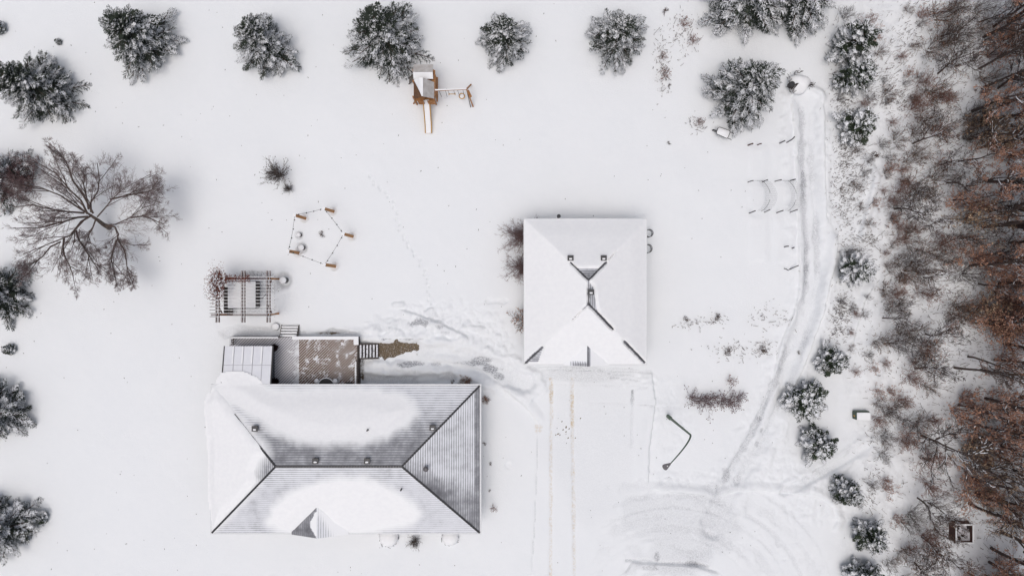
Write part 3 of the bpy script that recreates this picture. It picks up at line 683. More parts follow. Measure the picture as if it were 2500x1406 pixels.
# ------------------------------------------------------------------ deck
DZ = .62
def build_deck():
    root = thing('deck', 'low wooden deck of diagonal boards behind the house, half swept and half snowy', 'deck', W(718, 885, 0))
    a = lambda px, z=DZ: W(px, 0, z)[0]; b = lambda py, z=DZ: W(0, py, z)[1]
    o = MB().box(a(730), a(872), b(948), b(829), DZ - .12, DZ).build('swept_floor', M['deck_brown'], root)
    o = MB().box(a(562), a(730) - .004, b(948), b(823), DZ - .12, DZ - .004).build('snowy_floor', M['deck_snowy'], root)
    z2 = DZ + .45
    m = MB(); m.box(a(713, z2), a(875, z2), b(829, z2), b(821, z2), z2 - .1, z2); m.box(a(863, z2), a(875, z2), b(842, z2), b(829, z2) - .003, z2 - .1, z2)
    be = m.build('bench', M['snow'], root, bevel=.02)
    m = MB()
    for x in (730, 760, 790, 820, 850, 872): m.box(a(x) - .05, a(x) + .05, b(826) - .05, b(826) + .05, DZ, z2 - .101)
    m.build('leg', M['grey_wood'], be)
    z3 = DZ + .9
    def rail(x0, y0, x1, y1, n, w_=.13):
        p0 = W(x0, y0, z3); p1 = W(x1, y1, z3)
        r = MB().beam(p0, p1, w_, .05).build('railing', M['white_metal'], root)
        q = MB(); q.beam(p0 - (0, 0, .62), p1 - (0, 0, .62), .06, .06)
        for i in range(n + 1):
            c = p0 + (p1 - p0) * i / n; q.box(c[0] - .03, c[0] + .03, c[1] - .03, c[1] + .03, DZ, z3 - .026)
        q.build('baluster', M['grey_wood'], r)
    rail(561, 824, 679, 824, 20); rail(562, 825, 562, 842, 3); rail(868, 882, 868, 938, 9)
    f = MB(); f.box(a(560), a(876), b(822) - .05, b(822), -.1, DZ - .13); f.box(a(874), a(876), b(948), b(823), -.1, DZ - .13); f.box(a(559), a(561), b(948), b(823), -.1, DZ - .13)
    f.box(a(872) + .004, a(876), b(948), b(829), DZ - .12, DZ + .01)
    f.build('skirt', M['dark_wood'], root)
    def stairs(name, x0, x1, y0, y1, n, dirn, lab):
        sn = MB(); ri = MB(); si = MB()
        for i in range(n):
            z = DZ - (i + 1) * DZ / (n + 1) + .02
            if dirn == 'n':
                ya = y0 + (y1 - y0) * i / n; yb = y0 + (y1 - y0) * (i + .86) / n; ri.box(x0, x1, ya, yb, z - .12, z); sn.box(x0 + .02, x1 - .02, ya + .01, yb - .03, z + .001, z + .09)
            else:
                xa = x0 + (x1 - x0) * i / n; xb = x0 + (x1 - x0) * (i + .86) / n; ri.box(xa, xb, y0, y1, z - .12, z); sn.box(xa + .03, xb - .05, y0 + .08, y1 - .08, z + .001, z + .02)
        if dirn == 'n': si.beam((x0 - .03, y0, DZ - .2), (x0 - .03, y1, -.05), .05, .25); si.beam((x1 + .03, y0, DZ - .2), (x1 + .03, y1, -.05), .05, .25)
        else: si.beam((x0, y0 - .03, DZ - .2), (x1, y0 - .03, -.05), .05, .25); si.beam((x0, y1 + .03, DZ - .2), (x1, y1 + .03, -.05), .05, .25)
        r = ri.build('stair', M['dark_wood'], root); si.build('stringer', M['grey_wood'], r)
        s_ = sn.build('snow_cover', M['snow'] if dirn == 'n' else M['stair_dust'], r, bevel=.015)
    stairs('n', W(686, 0, .3)[0], W(727, 0, .3)[0], b(822), b(794, .1), 4, 'n', '')
    stairs('e', a(877), a(925, .1), b(876), b(840), 6, 'e', '')
    return root
m_, nt_, b_ = newmat('stair_dust', .85)
nt_.links.new(mixc(nt_, ramp(nt_, noise(nt_, 7, 5, .7), .32, .52), (.09, .085, .09), (.75, .76, .8)), b_.inputs['Base Color']); M['stair_dust'] = m_
deck = build_deck()
def pot_plant(px, py, lab):
    c = W(px, py, DZ + .3); c[2] = DZ; root = thing('potted_plant', lab, 'potted plant', c, 'dried potted plants on the deck')
    MB().lathe(c, [(.15, 0), (.2, .3), (.22, .32), (.17, .33)], 14).build('pot', M['black'], root)
    r = np.random.RandomState(int(px + py)); n = 260; d = unit(r.randn(n, 3) * (1, 1, .6) + (0, 0, .4)); P0 = np.array((0, 0, .38)) + d * .08; P1 = np.array((0, 0, .42)) + d * r.uniform(.15, .34, (n, 1))
    V, Fc = tubes(P0, P1, np.full(n, .02), np.full(n, .035), 4); link('dried_stems', npmesh('dried_stems', V, Fc, M['dark_plant']), root)
pot_plant(671, 848, 'dark round dried plant in a pot by the upper corner of the sunroom')
pot_plant(673, 930, 'dark round dried plant in a pot against the house wall by the sunroom')
def fire_table():
    c = W(797, 942, DZ + .3); c[2] = DZ; root = thing('round_table', 'black round table with a snowy rim half hidden under the house eave', 'table', c)
    MB().lathe(c, [(.25, 0), (.25, .3), (.66, .34), (.70, .40), (.66, .42), (.02, .42)], 32).build('tabletop', M['black'], root)
    pts = [(c[0] + .70 * math.cos(a), c[1] + .70 * math.sin(a), c[2] + .43 + .02 * math.sin(9 * a)) for a in np.linspace(.35, math.pi - .3, 22)]
    MB().tube(pts, [.03 + .02 * math.sin(5 * i) ** 2 for i in range(22)], 8).build('snow_rim', M['snow'], root)
    for dx, lab in ((-.98, 'white snow capped stool left of the black round table'), (.44, 'white snow capped stool right of the black round table')):
        s = c + (dx, .16, 0) if dx < 0 else c + (dx, .2, .43); s[2] = DZ if dx < 0 else DZ
        s = np.array((c[0] + (-.80 if dx < 0 else .80), c[1] + .45, DZ)); t = thing('stool', lab, 'stool', s, 'stools at the round table')
        MB().lathe(s, [(.14, 0), (.12, .38), (.2, .4), (.2, .44)], 14).build('seat', M['grey_wood'], t)
        MB().lathe(s + (0, 0, .441), [(.2, 0), (.21, .04), (.16, .09), (.02, .11)], 14).build('snow_cap', M['snow'], t, smooth=True)
fire_table()
p = W(853, 936, DZ); props(MB().box(p[0] - .3, p[0] + .3, p[1] - .12, p[1] + .12, DZ + .001, DZ + .03).build('doormat', M['black'], None, org=p), 'small dark doormat by the house wall near the deck railing', 'doormat')

# ------------------------------------------------------------------ pergola and what stands under it
def build_pergola():
    zt = 2.5
    root = thing('pergola', 'open brown wooden pergola with snow on its thin white slats', 'pergola', W(610, 720, 0))
    m = MB()
    for x in (531.5, 594, 655.5):
        for dx in (-3.2, 3.2):
            a = W(x + dx, 661, zt); b = W(x + dx, 787, zt); 
            bm = MB().beam(a, b, .085, .18).build('rafter', M['pergola_wood'], root)
            MB().beam(a + (.02, 0, .105), b + (.02, 0, .105), .02, .03).build('snow_strip', M['snow'], bm)
    for i in range(13):
        y = 676 + i * 8.08; a = W(512, y, zt + .16); b = W(671, y, zt + .16)
        s = MB().beam(a, b, .04, .05).build('slat', M['grey_wood'], root)
        MB().beam(a + (.8 if i < 5 else .5, .0, .04), b - (.02, 0, -.04), .034, .03).build('snow_strip', M['snow'], s)
    for y in (679, 768):
        a = W(516, y, zt - .2); b = W(661, y, zt - .2)
        for o in (-.05, .09): MB().beam(a + (0, o, 0), b + (0, o, 0), .06, .2).build('cross_beam', M['pergola_wood'], root)
    for x, y in ((532, 680), (655, 680), (532, 768), (655, 768)):
        t = W(x, y, zt - .1); p_ = MB().beam((t[0], t[1], -.1), t, .15, .15).build('post', M['cedar'], root)
        sgn = 1 if y < 700 else -1
        MB().beam((t[0], t[1] - sgn * .08, zt - .9), (t[0], t[1] - sgn * .75, zt - .12), .08, .1).build('brace', M['pergola_wood'], p_)
    return root
pergola = build_pergola()
def hot_tub():
    c = (W(556, 0, 1)[0] + W(625, 0, 1)[0]) / 2, (W(0, 686, 1)[1] + W(0, 753, 1)[1]) / 2; hw = 1.22; hh = 1.18
    root = thing('hot_tub', 'square dark sided hot tub with a flat snowy cover under the pergola', 'hot tub', (*c, 0))
    MB().box(c[0] - hw + .04, c[0] + hw - .04, c[1] - hh + .04, c[1] + hh - .04, -.05, .88).build('tub_shell', M['dark_wood'], root, bevel=.06)
    MB().box(c[0] - hw, c[0] + hw, c[1] - hh, c[1] + hh, .881, .98).build('cover', M['black'], root, bevel=.04)
    MB().box(c[0] - hw + .03, c[0] + hw - .03, c[1] - hh + .03, c[1] + hh - .03, .982, 1.08).build('snow_cover', M['snow'], root, bevel=.06)
    a = W(553, 735, .8)
    p_ = thing('slatted_screen', 'dark slatted wooden screen standing left of the hot tub', 'screen', (a[0], a[1], 0))
    for i in range(9): MB().box(a[0] - .16, a[0] + .16, a[1] - 1.15 + i * .27, a[1] - 1.15 + i * .27 + .2, .72, .8).build('slat', M['dark_wood'], p_)
    for sx in (-.2, .2): MB().box(a[0] + sx - .03, a[0] + sx + .03, a[1] - 1.2, a[1] + 1.25, 0, .84).build('frame', M['grey_wood'], p_)
    h = W(640, 725, .5); t = [(h[0] - .35 + .2 * k, h[1] - .45 * math.sin(k * .5) - .2 + .1 * k * .3, .95 - .1 * k) for k in range(8)]
    props(MB().tube([W(625, 700, 1.0), W(628, 716, 1.1), W(634, 728, 1.0), W(641, 728, .9), W(647, 721, .8), W(652, 716, .6)], .03, 8).build('handrail', M['black'], None, org=W(640, 722, 0), smooth=True), 'curved black handrail beside the hot tub', 'handrail')
hot_tub()
def snowy_pot(px, py, r, h, lab, name='planter', m='black'):
    c = WG(px, py); root = thing(name, lab, name.replace('_', ' '), c)
    MB().lathe(c, [(r * .8, -.1), (r, h * .9), (r * 1.02, h), (r * .9, h + .01)], 24).build('tub' if name == 'planter' else 'log', M[m], root)
    MB().lathe(c + (0, 0, h + .012), [(r * .97, 0), (r * .98, .05), (r * .8, .1), (r * .3, .12), (.01, .12)], 24).build('snow_cap', M['snow'], root, smooth=True)
    return root
snowy_pot(696, 684, .30, .75, 'round black planter capped with snow at the corner of the pergola')
snowy_pot(674, 797, .33, .18, 'low round planter nearly buried in snow left of the deck steps')
snowy_pot(732, 574, .2, .42, 'smaller snow capped dark stump inside the ring of posts', 'stump', 'dark_wood')
snowy_pot(739, 605, .25, .5, 'larger snow capped dark stump beside the lower left post', 'stump', 'dark_wood')

# ------------------------------------------------------------------ ring of posts with string lights
names = ['upper left wooden post of the string light ring', 'topmost leaning wooden post of the string light ring', 'rightmost wooden post of the string light ring', 'lower left wooden post of the string light ring next to the stumps', 'bottom wooden post of the string light ring']
tops = []
for (b_, t_), lab in zip(POSTS, names):
    hgt = 2.4 if b_[0] != 860 else 2.2
    base = WG(*b_); top = W(*t_, hgt); 
    root = thing('wooden_post', lab, 'post', base, 'posts round the fire pit')
    MB().beam(base - (0, 0, .2), top, .25, .25, up=(.3, 1, 0)).build('timber', M['post_wood'], root, bevel=.015)
    d = unit(top - base); MB().beam(top + d * .001, top + d * .07, .25, .25, up=(.3, 1, 0)).build('snow_cap', M['snow'], root, bevel=.02)
    tops.append(top)
def string_lights(i, j, lab):
    a, b = tops[i] + (0, 0, -.03), tops[j] + (0, 0, -.03); root = thing('string_light', lab, 'string light', (a + b) / 2, 'string lights between the posts')
    pts = [a + (b - a) * t - np.array((0, 0, .9 * t * (1 - t))) for t in np.linspace(0, 1, 13)]
    MB().tube(pts, .013, 5).build('cord', M['black'], root)
    for t in (.12, .37, .62, .87):
        q = a + (b - a) * t - np.array((0, 0, .9 * t * (1 - t)))
        MB().lathe(q - (0, 0, .14), [(.01, 0), (.05, .03), (.06, .07), (.035, .12), (.03, .15)], 10).build('bulb', M['black'], root)
for i, j, l in ((0, 1, 'string of bulbs along the top of the post ring'), (1, 2, 'string of bulbs on the upper right side of the post ring'), (2, 4, 'string of bulbs on the lower right side of the post ring'), (4, 3, 'string of bulbs along the bottom of the post ring'), (3, 0, 'string of bulbs on the left side of the post ring')): string_lights(i, j, l)

# ------------------------------------------------------------------ play tower with slide and swings
def playset():
    base = W(1036, 225); root = thing('play_tower', 'orange wooden play tower with snowy roofs, a yellow slide and a swing beam', 'play tower', base)
    x0, x1 = W(1011, 0, 1.5)[0], W(1062, 0, 1.5)[0]; yN, yM, yS = W(0, 165, 2.4)[1], W(0, 197, 2.6)[1], W(0, 246, 1.5)[1]
    dz = 1.45
    MB().box(x0, x1, yS, yN - .15, dz - .1, dz).build('platform', M['cedar'], root)
    for x in (x0 + .06, (x0 + x1) / 2, x1 - .06):
        for y in (yS + .06, yM, yN - .25): 
            if x == (x0 + x1) / 2 and y == yM: continue
            MB().box(x - .06, x + .06, y - .06, y + .06, -.1, 2.5 if y != yS + .06 else 2.5).build('post', M['cedar'], root)
    # rear canopy (two shallow slopes)
    zr, z1 = 3.0, 2.6; xa, xb = W(1009, 0, 2.8)[0], W(1057, 0, 2.8)[0]; ya, yb, yc = W(0, 158, z1)[1], W(0, 176, zr)[1], W(0, 194, z1)[1]
    def slab(pts, t=.05):
        a, b, c, d = [np.array(p, float) for p in pts]; m = MB(); n = (0, 0, t)
        return m.add([a, b, c, d, a - n, b - n, c - n, d - n], [(0, 1, 2, 3), (7, 6, 5, 4), (0, 4, 5, 1), (1, 5, 6, 2), (2, 6, 7, 3), (3, 7, 4, 0)])
    r1 = slab([(xa, yb, zr), (xb, yb, zr), (xb, ya, z1), (xa, ya, z1)]).build('rear_roof', M['tower_snow'], root)
    slab([(xa, yc, z1 + .1), (xb, yc, z1 + .1), (xb, yb - .02, zr), (xa, yb - .02, zr)]).build('rear_roof', M['snow'], root)
    # main gable, ridge runs towards the slide
    zr, ze = 3.35, 2.45; xm = W(1033, 0, zr)[0]; xl, xr = W(1010, 0, ze)[0], W(1060, 0, ze)[0]; yt, yb_ = W(0, 190, zr)[1], W(0, 236, zr)[1]; yl = W(0, 241, ze)[1]
    g = slab([(xl, yl, ze), (xm, yb_, zr), (xm, yt, zr), (xl, yt - .1, ze)]).build('roof', M['dark_cedar'], root); g['label'] = 'left roof slope with bare brown boards'
    MB().add([(xm, yb_, zr + .07), (xm, yt, zr + .07), (xm - .85, yt - .02, ze + .42), (xm - .62, (yt + yb_) / 2 + .3, ze + .52), (xm - .32, (yt + yb_) / 2 - .3, zr - .08), (xm - .12, yb_ + .02, zr + .0), (xm - .3, yt - .02, zr + .03)],
             [(0, 1, 6), (0, 6, 2, 3, 4, 5)]).build('snow_patch', M['snow'], g)
    g2 = slab([(xm, yb_, zr), (xr, yl, ze), (xr, yt - .1, ze), (xm, yt, zr)]).build('roof', M['tower_snow'], root); g2['label'] = 'right roof slope under thin grey snow'
    # front railings, side boards, ladder
    for xx0, xx1 in ((x0 + .45, x0 + .85), (x0 + 1.25, x1)):
        m = MB()
        for z in (dz + .25, dz + .5, dz + .75): m.beam((xx0, yS - .25, z), (xx1, yS - .25, z), .05, .1)
        m.beam((xx0, yS - .25, dz), (xx0, yS - .25, dz + .8), .08, .08); m.beam((xx1, yS - .25, dz), (xx1, yS - .25, dz + .8), .08, .08); m.beam((xx1, yS - .25, dz + .75), (xx1, yS, dz + .75), .05, .1)
        m.box(xx0, xx1, yS - .3, yS, dz - .08, dz - .001)
        m.build('railing', M['cedar'], root)
    m = MB()
    for i in range(12): 
        y = yS + .4 + i * (yN - yS - .9) / 11; m.box(x1 + .001, x1 + .05, y, y + .09, .5, dz + .8)
    m.beam((x1 + .05, yS + .2, dz + .85), (x1 + .05, yN - .2, dz + .85), .12, .06); m.beam((x1 + .07, yS + .2, .45), (x1 + .07, yN - .2, .45), .12, .06)
    m.build('side_rail', M['cedar'], root)
    m = MB(); p0 = W(1002, 206, .1); 
    for dy in (0, .5): m.beam((x0 - .7, p0[1] + dy, 0), (x0, p0[1] + dy, dz), .06, .09)
    for t in (.2, .4, .6, .8): m.beam((x0 - .7 * (1 - t), p0[1], dz * t), (x0 - .7 * (1 - t), p0[1] + .5, dz * t), .08, .04)
    m.build('ladder', M['grey_wood'], root)
    a = W(1008, 251, .4); MB().beam((x0 + .1, yS, dz), (a[0], a[1], 0), .1, .1).build('brace', M['cedar'], root)
    # slide
    zt = dz; pt = [(W(1041, 245, zt), .52), (W(1044, 280, .75), .52), (W(1046, 308, .25), .54), (W(1046.5, 326, .12), .54)]
    bed_ = MB(); sn = MB(); sides = MB()
    for (p_, w0), (q, w1) in zip(pt[:-1], pt[1:]):
        bed_.beam(p_, q, .5, .04); sn.beam(p_ + (0, 0, .09), q + (0, 0, .07), .44, .12)
        for s in (-1, 1): sides.beam(p_ + (s * .275, 0, .06), q + (s * .275, 0, .06), .05, .26)
    sl = bed_.build('slide', M['yellow'], root); sides.build('slide_side', M['yellow'], sl); sn.build('snow_cover', M['snow'], sl)
    # swing beam and A-frame
    A = W(1062, 221, 2.45); B = W(1139, 218, 2.45)
    MB().beam(A, B, .11, .16).build('swing_beam', M['cedar'], root); MB().beam(A + (0, .0, .1), B + (0, .0, .1), .10, .05).build('snow_strip', M['snow'], root)
    for q, wd in ((W(1150, 207, .05), .1), (W(1155, 261, .05), .1), (W(1149, 262, .05), .07)):
        MB().beam(B, q, wd, wd).build('a_frame_leg', M['cedar'] if wd > .08 else M['grey_wood'], root)
    m_top = B + (W(1155, 261, .05) - B) * .08; m_b = B + (W(1155, 261, .05) - B) * .45
    MB().beam(m_top + (.05, 0, 0), m_b + (.12, 0, 0), .22, .05).build('gusset', M['cedar'], root)
    bz = 2.36
    def hang(px, sx, seat, z): # two ropes to the seat ends
        t = B + (A - B) * ((1139 - px) / 77.); s = np.array((t[0] + .02, t[1] - .03, z)); m = MB()
        for e in (-sx, sx): m.tube([(t[0] + e * 1.15, t[1], bz), (s[0] + e, s[1], z)], .018, 5)
        return s, m
    s, m = hang(1079, .24, 0, .55); o = m.build('swing', M['wire'], root); MB().tube([(s[0] + .24 * math.cos(a), s[1] - .0, s[2] + .02 - .12 * math.sin(a)) for a in np.linspace(0, math.pi, 9)], .045, 6).build('seat', M['snow'], o)
    s, m = hang(1100, .22, 0, 1.3); o = m.build('trapeze', M['wire'], root); q = MB().tube([(s[0] - .26, s[1], s[2]), (s[0] + .26, s[1], s[2])], .03, 6)
    for e in (-.26, .26): q.tube([(s[0] + e, s[1] - .1, s[2]), (s[0] + e, s[1] + .1, s[2])], .03, 6)
    q.build('bar', M['yellow'], o)
    s, m = hang(1123, .2, 0, .6); o = m.build('ring_swing', M['wire'], root); MB().tube([(s[0] + .24 * math.cos(a), s[1] + .20 * math.sin(a), s[2] + .1 * math.sin(a)) for a in np.linspace(0, 2 * math.pi, 17)[:-1]], .04, 6, closed=True).build('seat', M['yellow'], o)
    MB().lathe(s + (0, -.02, -.05), [(.02, 0), (.17, .03), (.15, .09), (.02, .1)], 12).build('snow_cap', M['snow'], o)
M['dark_cedar'] = mat('dark_cedar', (.17, .085, .04), .8, (.10, .05, .028), 5)
playset()

# ------------------------------------------------------------------ street lamp
def lamp():
    b = WG(1631, 1016); root = thing('street_lamp', 'green street lamp with a curved arm standing beside the driveway', 'street lamp', b)
    hp = 7.3; tp = (b[0] + .0, b[1], hp)
    MB().tube([b - (0, 0, .2), b + (0, 0, .9)], .17, 14).build('base_sleeve', M['lamp_green'], root)
    MB().tube([b + (0, 0, .9), b + (0, 0, hp)], [.12, .075], 12).build('pole', M['lamp_green'], root)
    head = W(1637, 1131, 8.75); pts = []
    tp = np.array((b[0], b[1], hp)); c1 = tp + (0, 0, 1.05)
    for t in np.linspace(0, 1, 14): pts.append((1 - t) ** 2 * tp + 2 * t * (1 - t) * (c1 + (head - c1) * .12) + t ** 2 * head)
    MB().tube(pts, np.linspace(.07, .04, 14).tolist(), 10).build('arm', M['green_paint'], root, smooth=True)
    e = W(1619, 1143, 8.75); d = unit(e - head)[:2]; n = np.array((-d[1], d[0])); L = np.linalg.norm((e - head)[:2])
    prof = [(0, .06), (.12, .09), (.35, .15), (.6, .22), (.8, .25), (.92, .2), (1.0, .08)]
    poly = [tuple(head[:2] + d * t * L + n * wd * .9) for t, wd in prof] + [tuple(head[:2] + d * t * L - n * wd * .9) for t, wd in prof[::-1]]
    h = MB().prism(poly, 8.66, 8.82).build('lamp_head', M['lamp_grey'], root, bevel=.03)
    q = head[:2] + d * L * .45; MB().lathe((q[0], q[1], 8.822), [(.04, 0), (.04, .05), (.02, .06)], 10).build('photocell', M['white_metal'], h)
    MB().prism([(head[0] + d[0] * L * .62 + .16 * math.cos(a), head[1] + d[1] * L * .62 + .16 * math.sin(a)) for a in np.linspace(0, 6.28, 13)[:-1]], 8.60, 8.66).build('lens', M['white_metal'], h)
lamp()

# ------------------------------------------------------------------ utility box, timber bin, wheelbarrow
def utility():
    c = W(2104, 1014, .3); c[2] = gz(c[0], c[1]); root = thing('utility_box', 'green utility box with a snow covered lid at the edge of the wood', 'utility box', c)
    hx, hy = .62, .33; cx, cy, z = c
    o = MB().box(cx - hx, cx + hx, cy - hy, cy + hy, z - .1, z + .6).build('cabinet', M['green_paint'], root, bevel=.03)
    m = MB(); m.box(cx - hx - .012, cx - hx - .002, cy - .1, cy + .02, z + .25, z + .5); m.build('warning_label', M['yellow'], o)
    MB().box(cx - hx + .08, cx + hx + .02, cy - hy - .02, cy + hy - .02, z + .601, z + .72).build('snow_cover', M['snow'], root, bevel=.05)
    MB().box(cx - hx, cx + hx, cy + hy + .001, cy + hy + .06, z + .1, z + .5).build('door', M['green_paint'], o)
utility()
def bin_():
    z = .85; x0, x1, y0, y1 = W(2332, 0, z)[0], W(2377, 0, z)[0], W(0, 1326, z)[1], W(0, 1278, z)[1]
    root = thing('timber_bin', 'square brown timber bin with a snowy rim and dark leaves inside, in the wood', 'bin', ((x0 + x1) / 2, (y0 + y1) / 2, 0))
    t = .12; k = .85
    w_ = MB(); s = MB()
    for a in ((x0, x1, y0, y0 + t), (x0, x1, y1 - t, y1), (x0, x0 + t, y0 + t, y1 - t), (x1 - t, x1, y0 + t, y1 - t)):
        for i in range(5): w_.box(*a, -.1 + i * .19, -.1 + i * .19 + .175)
        s.box(a[0], a[1], a[2], a[3], .852, .93)
    w_.build('timber_wall', M['brick'], root); s.build('snow_rim', M['snow'], root, bevel=.03)
    MB().box(x0 + t + .002, x1 - t - .002, y0 + t + .002, y1 - t - .002, 0, .55).build('filling', M['bin_fill'], root)
m_, nt_, b_ = newmat('bin_fill', .9)
nt_.links.new(mixc(nt_, ramp(nt_, noise(nt_, 1.6, 4, .6), .44, .5), (.02, .014, .014), (.55, .54, .57)), b_.inputs['Base Color']); M['bin_fill'] = m_
bin_()
def barrow():
    c = WG(1760, 328); root = thing('wheelbarrow', 'snow filled wheelbarrow with a dark rim below the large spruce', 'wheelbarrow', c)
    ang = math.radians(-22); ca, sa = math.cos(ang), math.sin(ang)
    R = lambda x, y, z: np.array((c[0] + x * ca - y * sa, c[1] + x * sa + y * ca, c[2] + z))
    rect = [(-.55, -.22), (-.45, -.32), (.45, -.36), (.55, -.26), (.55, .26), (.45, .36), (-.45, .32), (-.55, .22)]
    t = MB(); n = 8; t.add([R(x * .7, y * .6, .28) for x, y in rect] + [R(x, y, .58) for x, y in rect], [tuple(range(8))[::-1]] + [(i, (i + 1) % n, (i + 1) % n + n, i + n) for i in range(n)])
    t.build('tray', M['black_metal'], root)
    MB().tube([R(x, y, .59) for x, y in rect], .028, 6, closed=True).build('rim', M['black'], root)
    s = MB(); s.add([R(x * .97, y * .97, .585) for x, y in rect] + [R(x * .8, y * .7, .70) for x, y in rect], [tuple(range(8, 16))] + [(i, (i + 1) % n, (i + 1) % n + n, i + n) for i in range(n)]); s.build('snow_load', M['snow'], root, smooth=True)
    for sy in (-.28, .28): MB().tube([R(-.5, sy * .4, .2), R(.5, sy, .5), R(.85, sy, .55), R(.92, sy * 1.02, .45)], .025, 6).build('handle', M['dark_wood'], root)
    w_ = MB(); w_.tube([R(-.68 + .18 * math.cos(a), 0, .18 + .18 * math.sin(a)) for a in np.linspace(0, 6.2832, 15)[:-1]], .04, 6, closed=True); w_.build('wheel', M['black'], root)
    for sy in (-.2, .2): MB().tube([R(.3, sy, .4), R(.38, sy, -.05)], .02, 6).build('leg', M['black_metal'], root)
barrow()

# ------------------------------------------------------------------ garden stakes, nets
STK = [((1826, 355), (1838, 351), .04, 'thick reddish stake at the upper left of the garden rows'), ((1849, 354), (1859, 351), .03, 'short stake right of the reddish stake in the top garden row'),
       ((1904, 350), (1916, 344), .035, 'stake beside the bent stake in the top garden row'), ((1826, 445), (1839, 441), .025, 'far left stake of the middle garden row above the first net'),
       ((1861, 445), (1874, 439), .025, 'stake at the upper right corner of the first net'), ((1892, 443), (1908, 439), .025, 'stake at the upper left corner of the second net'),
       ((1928, 442), (1942, 438), .03, 'stake at the upper right corner of the second net by the lane'), ((1829, 521), (1844, 515), .03, 'stake at the lower left corner of the first net'),
       ((1866, 519), (1880, 512), .025, 'stake at the lower right corner of the first net'), ((1896, 520), (1912, 514), .03, 'stake at the lower left corner of the second net'),
       ((1928, 519), (1947, 512), .025, 'stake at the lower right corner of the second net by the lane'), ((1914, 603), (1925, 601), .03, 'left stake of the short pair below the nets'),
       ((1932, 607), (1939, 604), .03, 'right stake of the short pair below the nets'), ((1914, 655), (1925, 660), .025, 'left stick of the lowest pair in the garden'), ((1925, 659), (1950, 648), .025, 'long leaning stick of the lowest pair in the garden')]
for b_, t_, r_, lab in STK:
    base = WG(*b_); k = math.hypot(t_[0] - b_[0], t_[1] - b_[1]) / math.hypot(b_[0] - 1250, b_[1] - 703); hgt = min(1.6, k * H / (1 + k)) if b_[1] < 600 else .7
    o = MB().tube([base - (0, 0, .1), (base + W(*t_, hgt)) / 2 + (.01, .015, 0), W(*t_, hgt)], r_ * 1.6, 6).build('garden_stake', M['brick' if 'reddish' in lab else 'black'], None, org=base, smooth=True)
    props(o, lab, 'stake', 'stakes in the garden rows')
base = WG(1918, 350); o = MB().tube([base - (0, 0, .1), W(1930, 343, .5), W(1936, 339, .9), W(1940, 334, 1.1)], .045, 6).build('garden_stake', M['black'], None, org=base, smooth=True); props(o, 'bent dark stake at the top right of the garden by the lane', 'stake', 'stakes in the garden rows')
def net(xa, xb, lab):
    root = thing('garden_net', lab, 'net', WG((xa + xb) / 2, 480), 'arched nets over the garden beds')
    def pt(u, v):   # u along the row (0 top, 1 bottom), v across
        px = xa + (xb - xa) * v + 22 * math.sin(math.pi * u) ** .7; py = 441 + 75 * u; return W(px, py, .3 + 1.0 * math.sin(math.pi * min(max(v, .0), 1)) * .6 + .5 * v)
    n = MB()
    for v in np.linspace(.1, 1, 9): n.tube([pt(u, v) for u in np.linspace(0, 1, 15)], .004, 3, cap=False)
    for u in np.linspace(.04, .96, 17): n.tube([pt(u, v) for v in np.linspace(.1, 1, 5)], .004, 3, cap=False)
    n.build('netting', M['wire'], root)
    h = MB(); h.tube([pt(u, .45) + (0, 0, .02) for u in np.linspace(0, .42, 9)], .012, 5); h.tube([pt(u, .45) + (0, 0, .02) for u in np.linspace(.62, 1, 8)], .012, 5)
    h.tube([pt(0, v) for v in np.linspace(-.3, 1, 8)], .011, 5); h.build('hoop', M['black'], root)
net(1845, 1875, 'arched net over the left garden bed'); net(1908, 1940, 'arched net over the right garden bed beside the lane')
for x, y, r_, lab in [(1581, 571, .32, 'upper of two wire rings standing by the garage east wall'), (1578, 608, .36, 'lower of two wire rings standing by the garage east wall')]:
    c = WG(x, y); root = thing('wire_ring', lab, 'wire ring', c, 'wire rings by the garage')
    for z in (.25, .55, .85): MB().tube([(c[0] + r_ * math.cos(a), c[1] + r_ * math.sin(a), c[2] + z) for a in np.linspace(0, 6.2832, 21)[:-1]], .022, 5, closed=True).build('hoop', M['black'], root)
    m = MB()
    for a in (0, 1.57, 3.14, 4.71): m.tube([(c[0] + r_ * math.cos(a), c[1] + r_ * math.sin(a), c[2] - .1), (c[0] + r_ * math.cos(a), c[1] + r_ * math.sin(a), c[2] + .87)], .012, 4)
    m.build('leg', M['black'], root)

# ------------------------------------------------------------------ plants: generators
def polys(r, P, D, L, m, wander, up):
    out_ = [P]; d = D
    for i in range(m):
        P = P + d * (L / m)[:, None]; out_.append(P); d = unit(d + r.randn(*d.shape) * wander + np.array((0, 0, up)))
    return np.stack(out_, 1)
def spawn(r, PL, R, L, n, ratio, ang, m, wander, up, t0=.25, rr=.5, lmin=.0):
    Np, k, _ = PL.shape; t = r.uniform(t0, 1, (Np, n)); s = t * (k - 1); i = np.minimum(s.astype(int), k - 2); f = (s - i)[..., None]
    a = np.arange(Np)[:, None]; P = PL[a, i] * (1 - f) + PL[a, i + 1] * f; T = unit(PL[a, i + 1] - PL[a, i])
    q = r.randn(Np, n, 3); q = unit(q - (q * T).sum(-1, keepdims=True) * T); an = np.radians(ang) * r.uniform(.6, 1.25, (Np, n, 1))
    D = unit(T * np.cos(an) + q * np.sin(an)); Lc = L[:, None] * ratio * (1.15 - .6 * t) * r.uniform(.6, 1.25, (Np, n)) + lmin; Rc = R[:, None] * rr * (1.1 - .4 * t)
    P = P.reshape(-1, 3); D = D.reshape(-1, 3); Lc = Lc.ravel(); Rc = Rc.ravel()
    return polys(r, P, D, Lc, m, wander, up), Rc, Lc
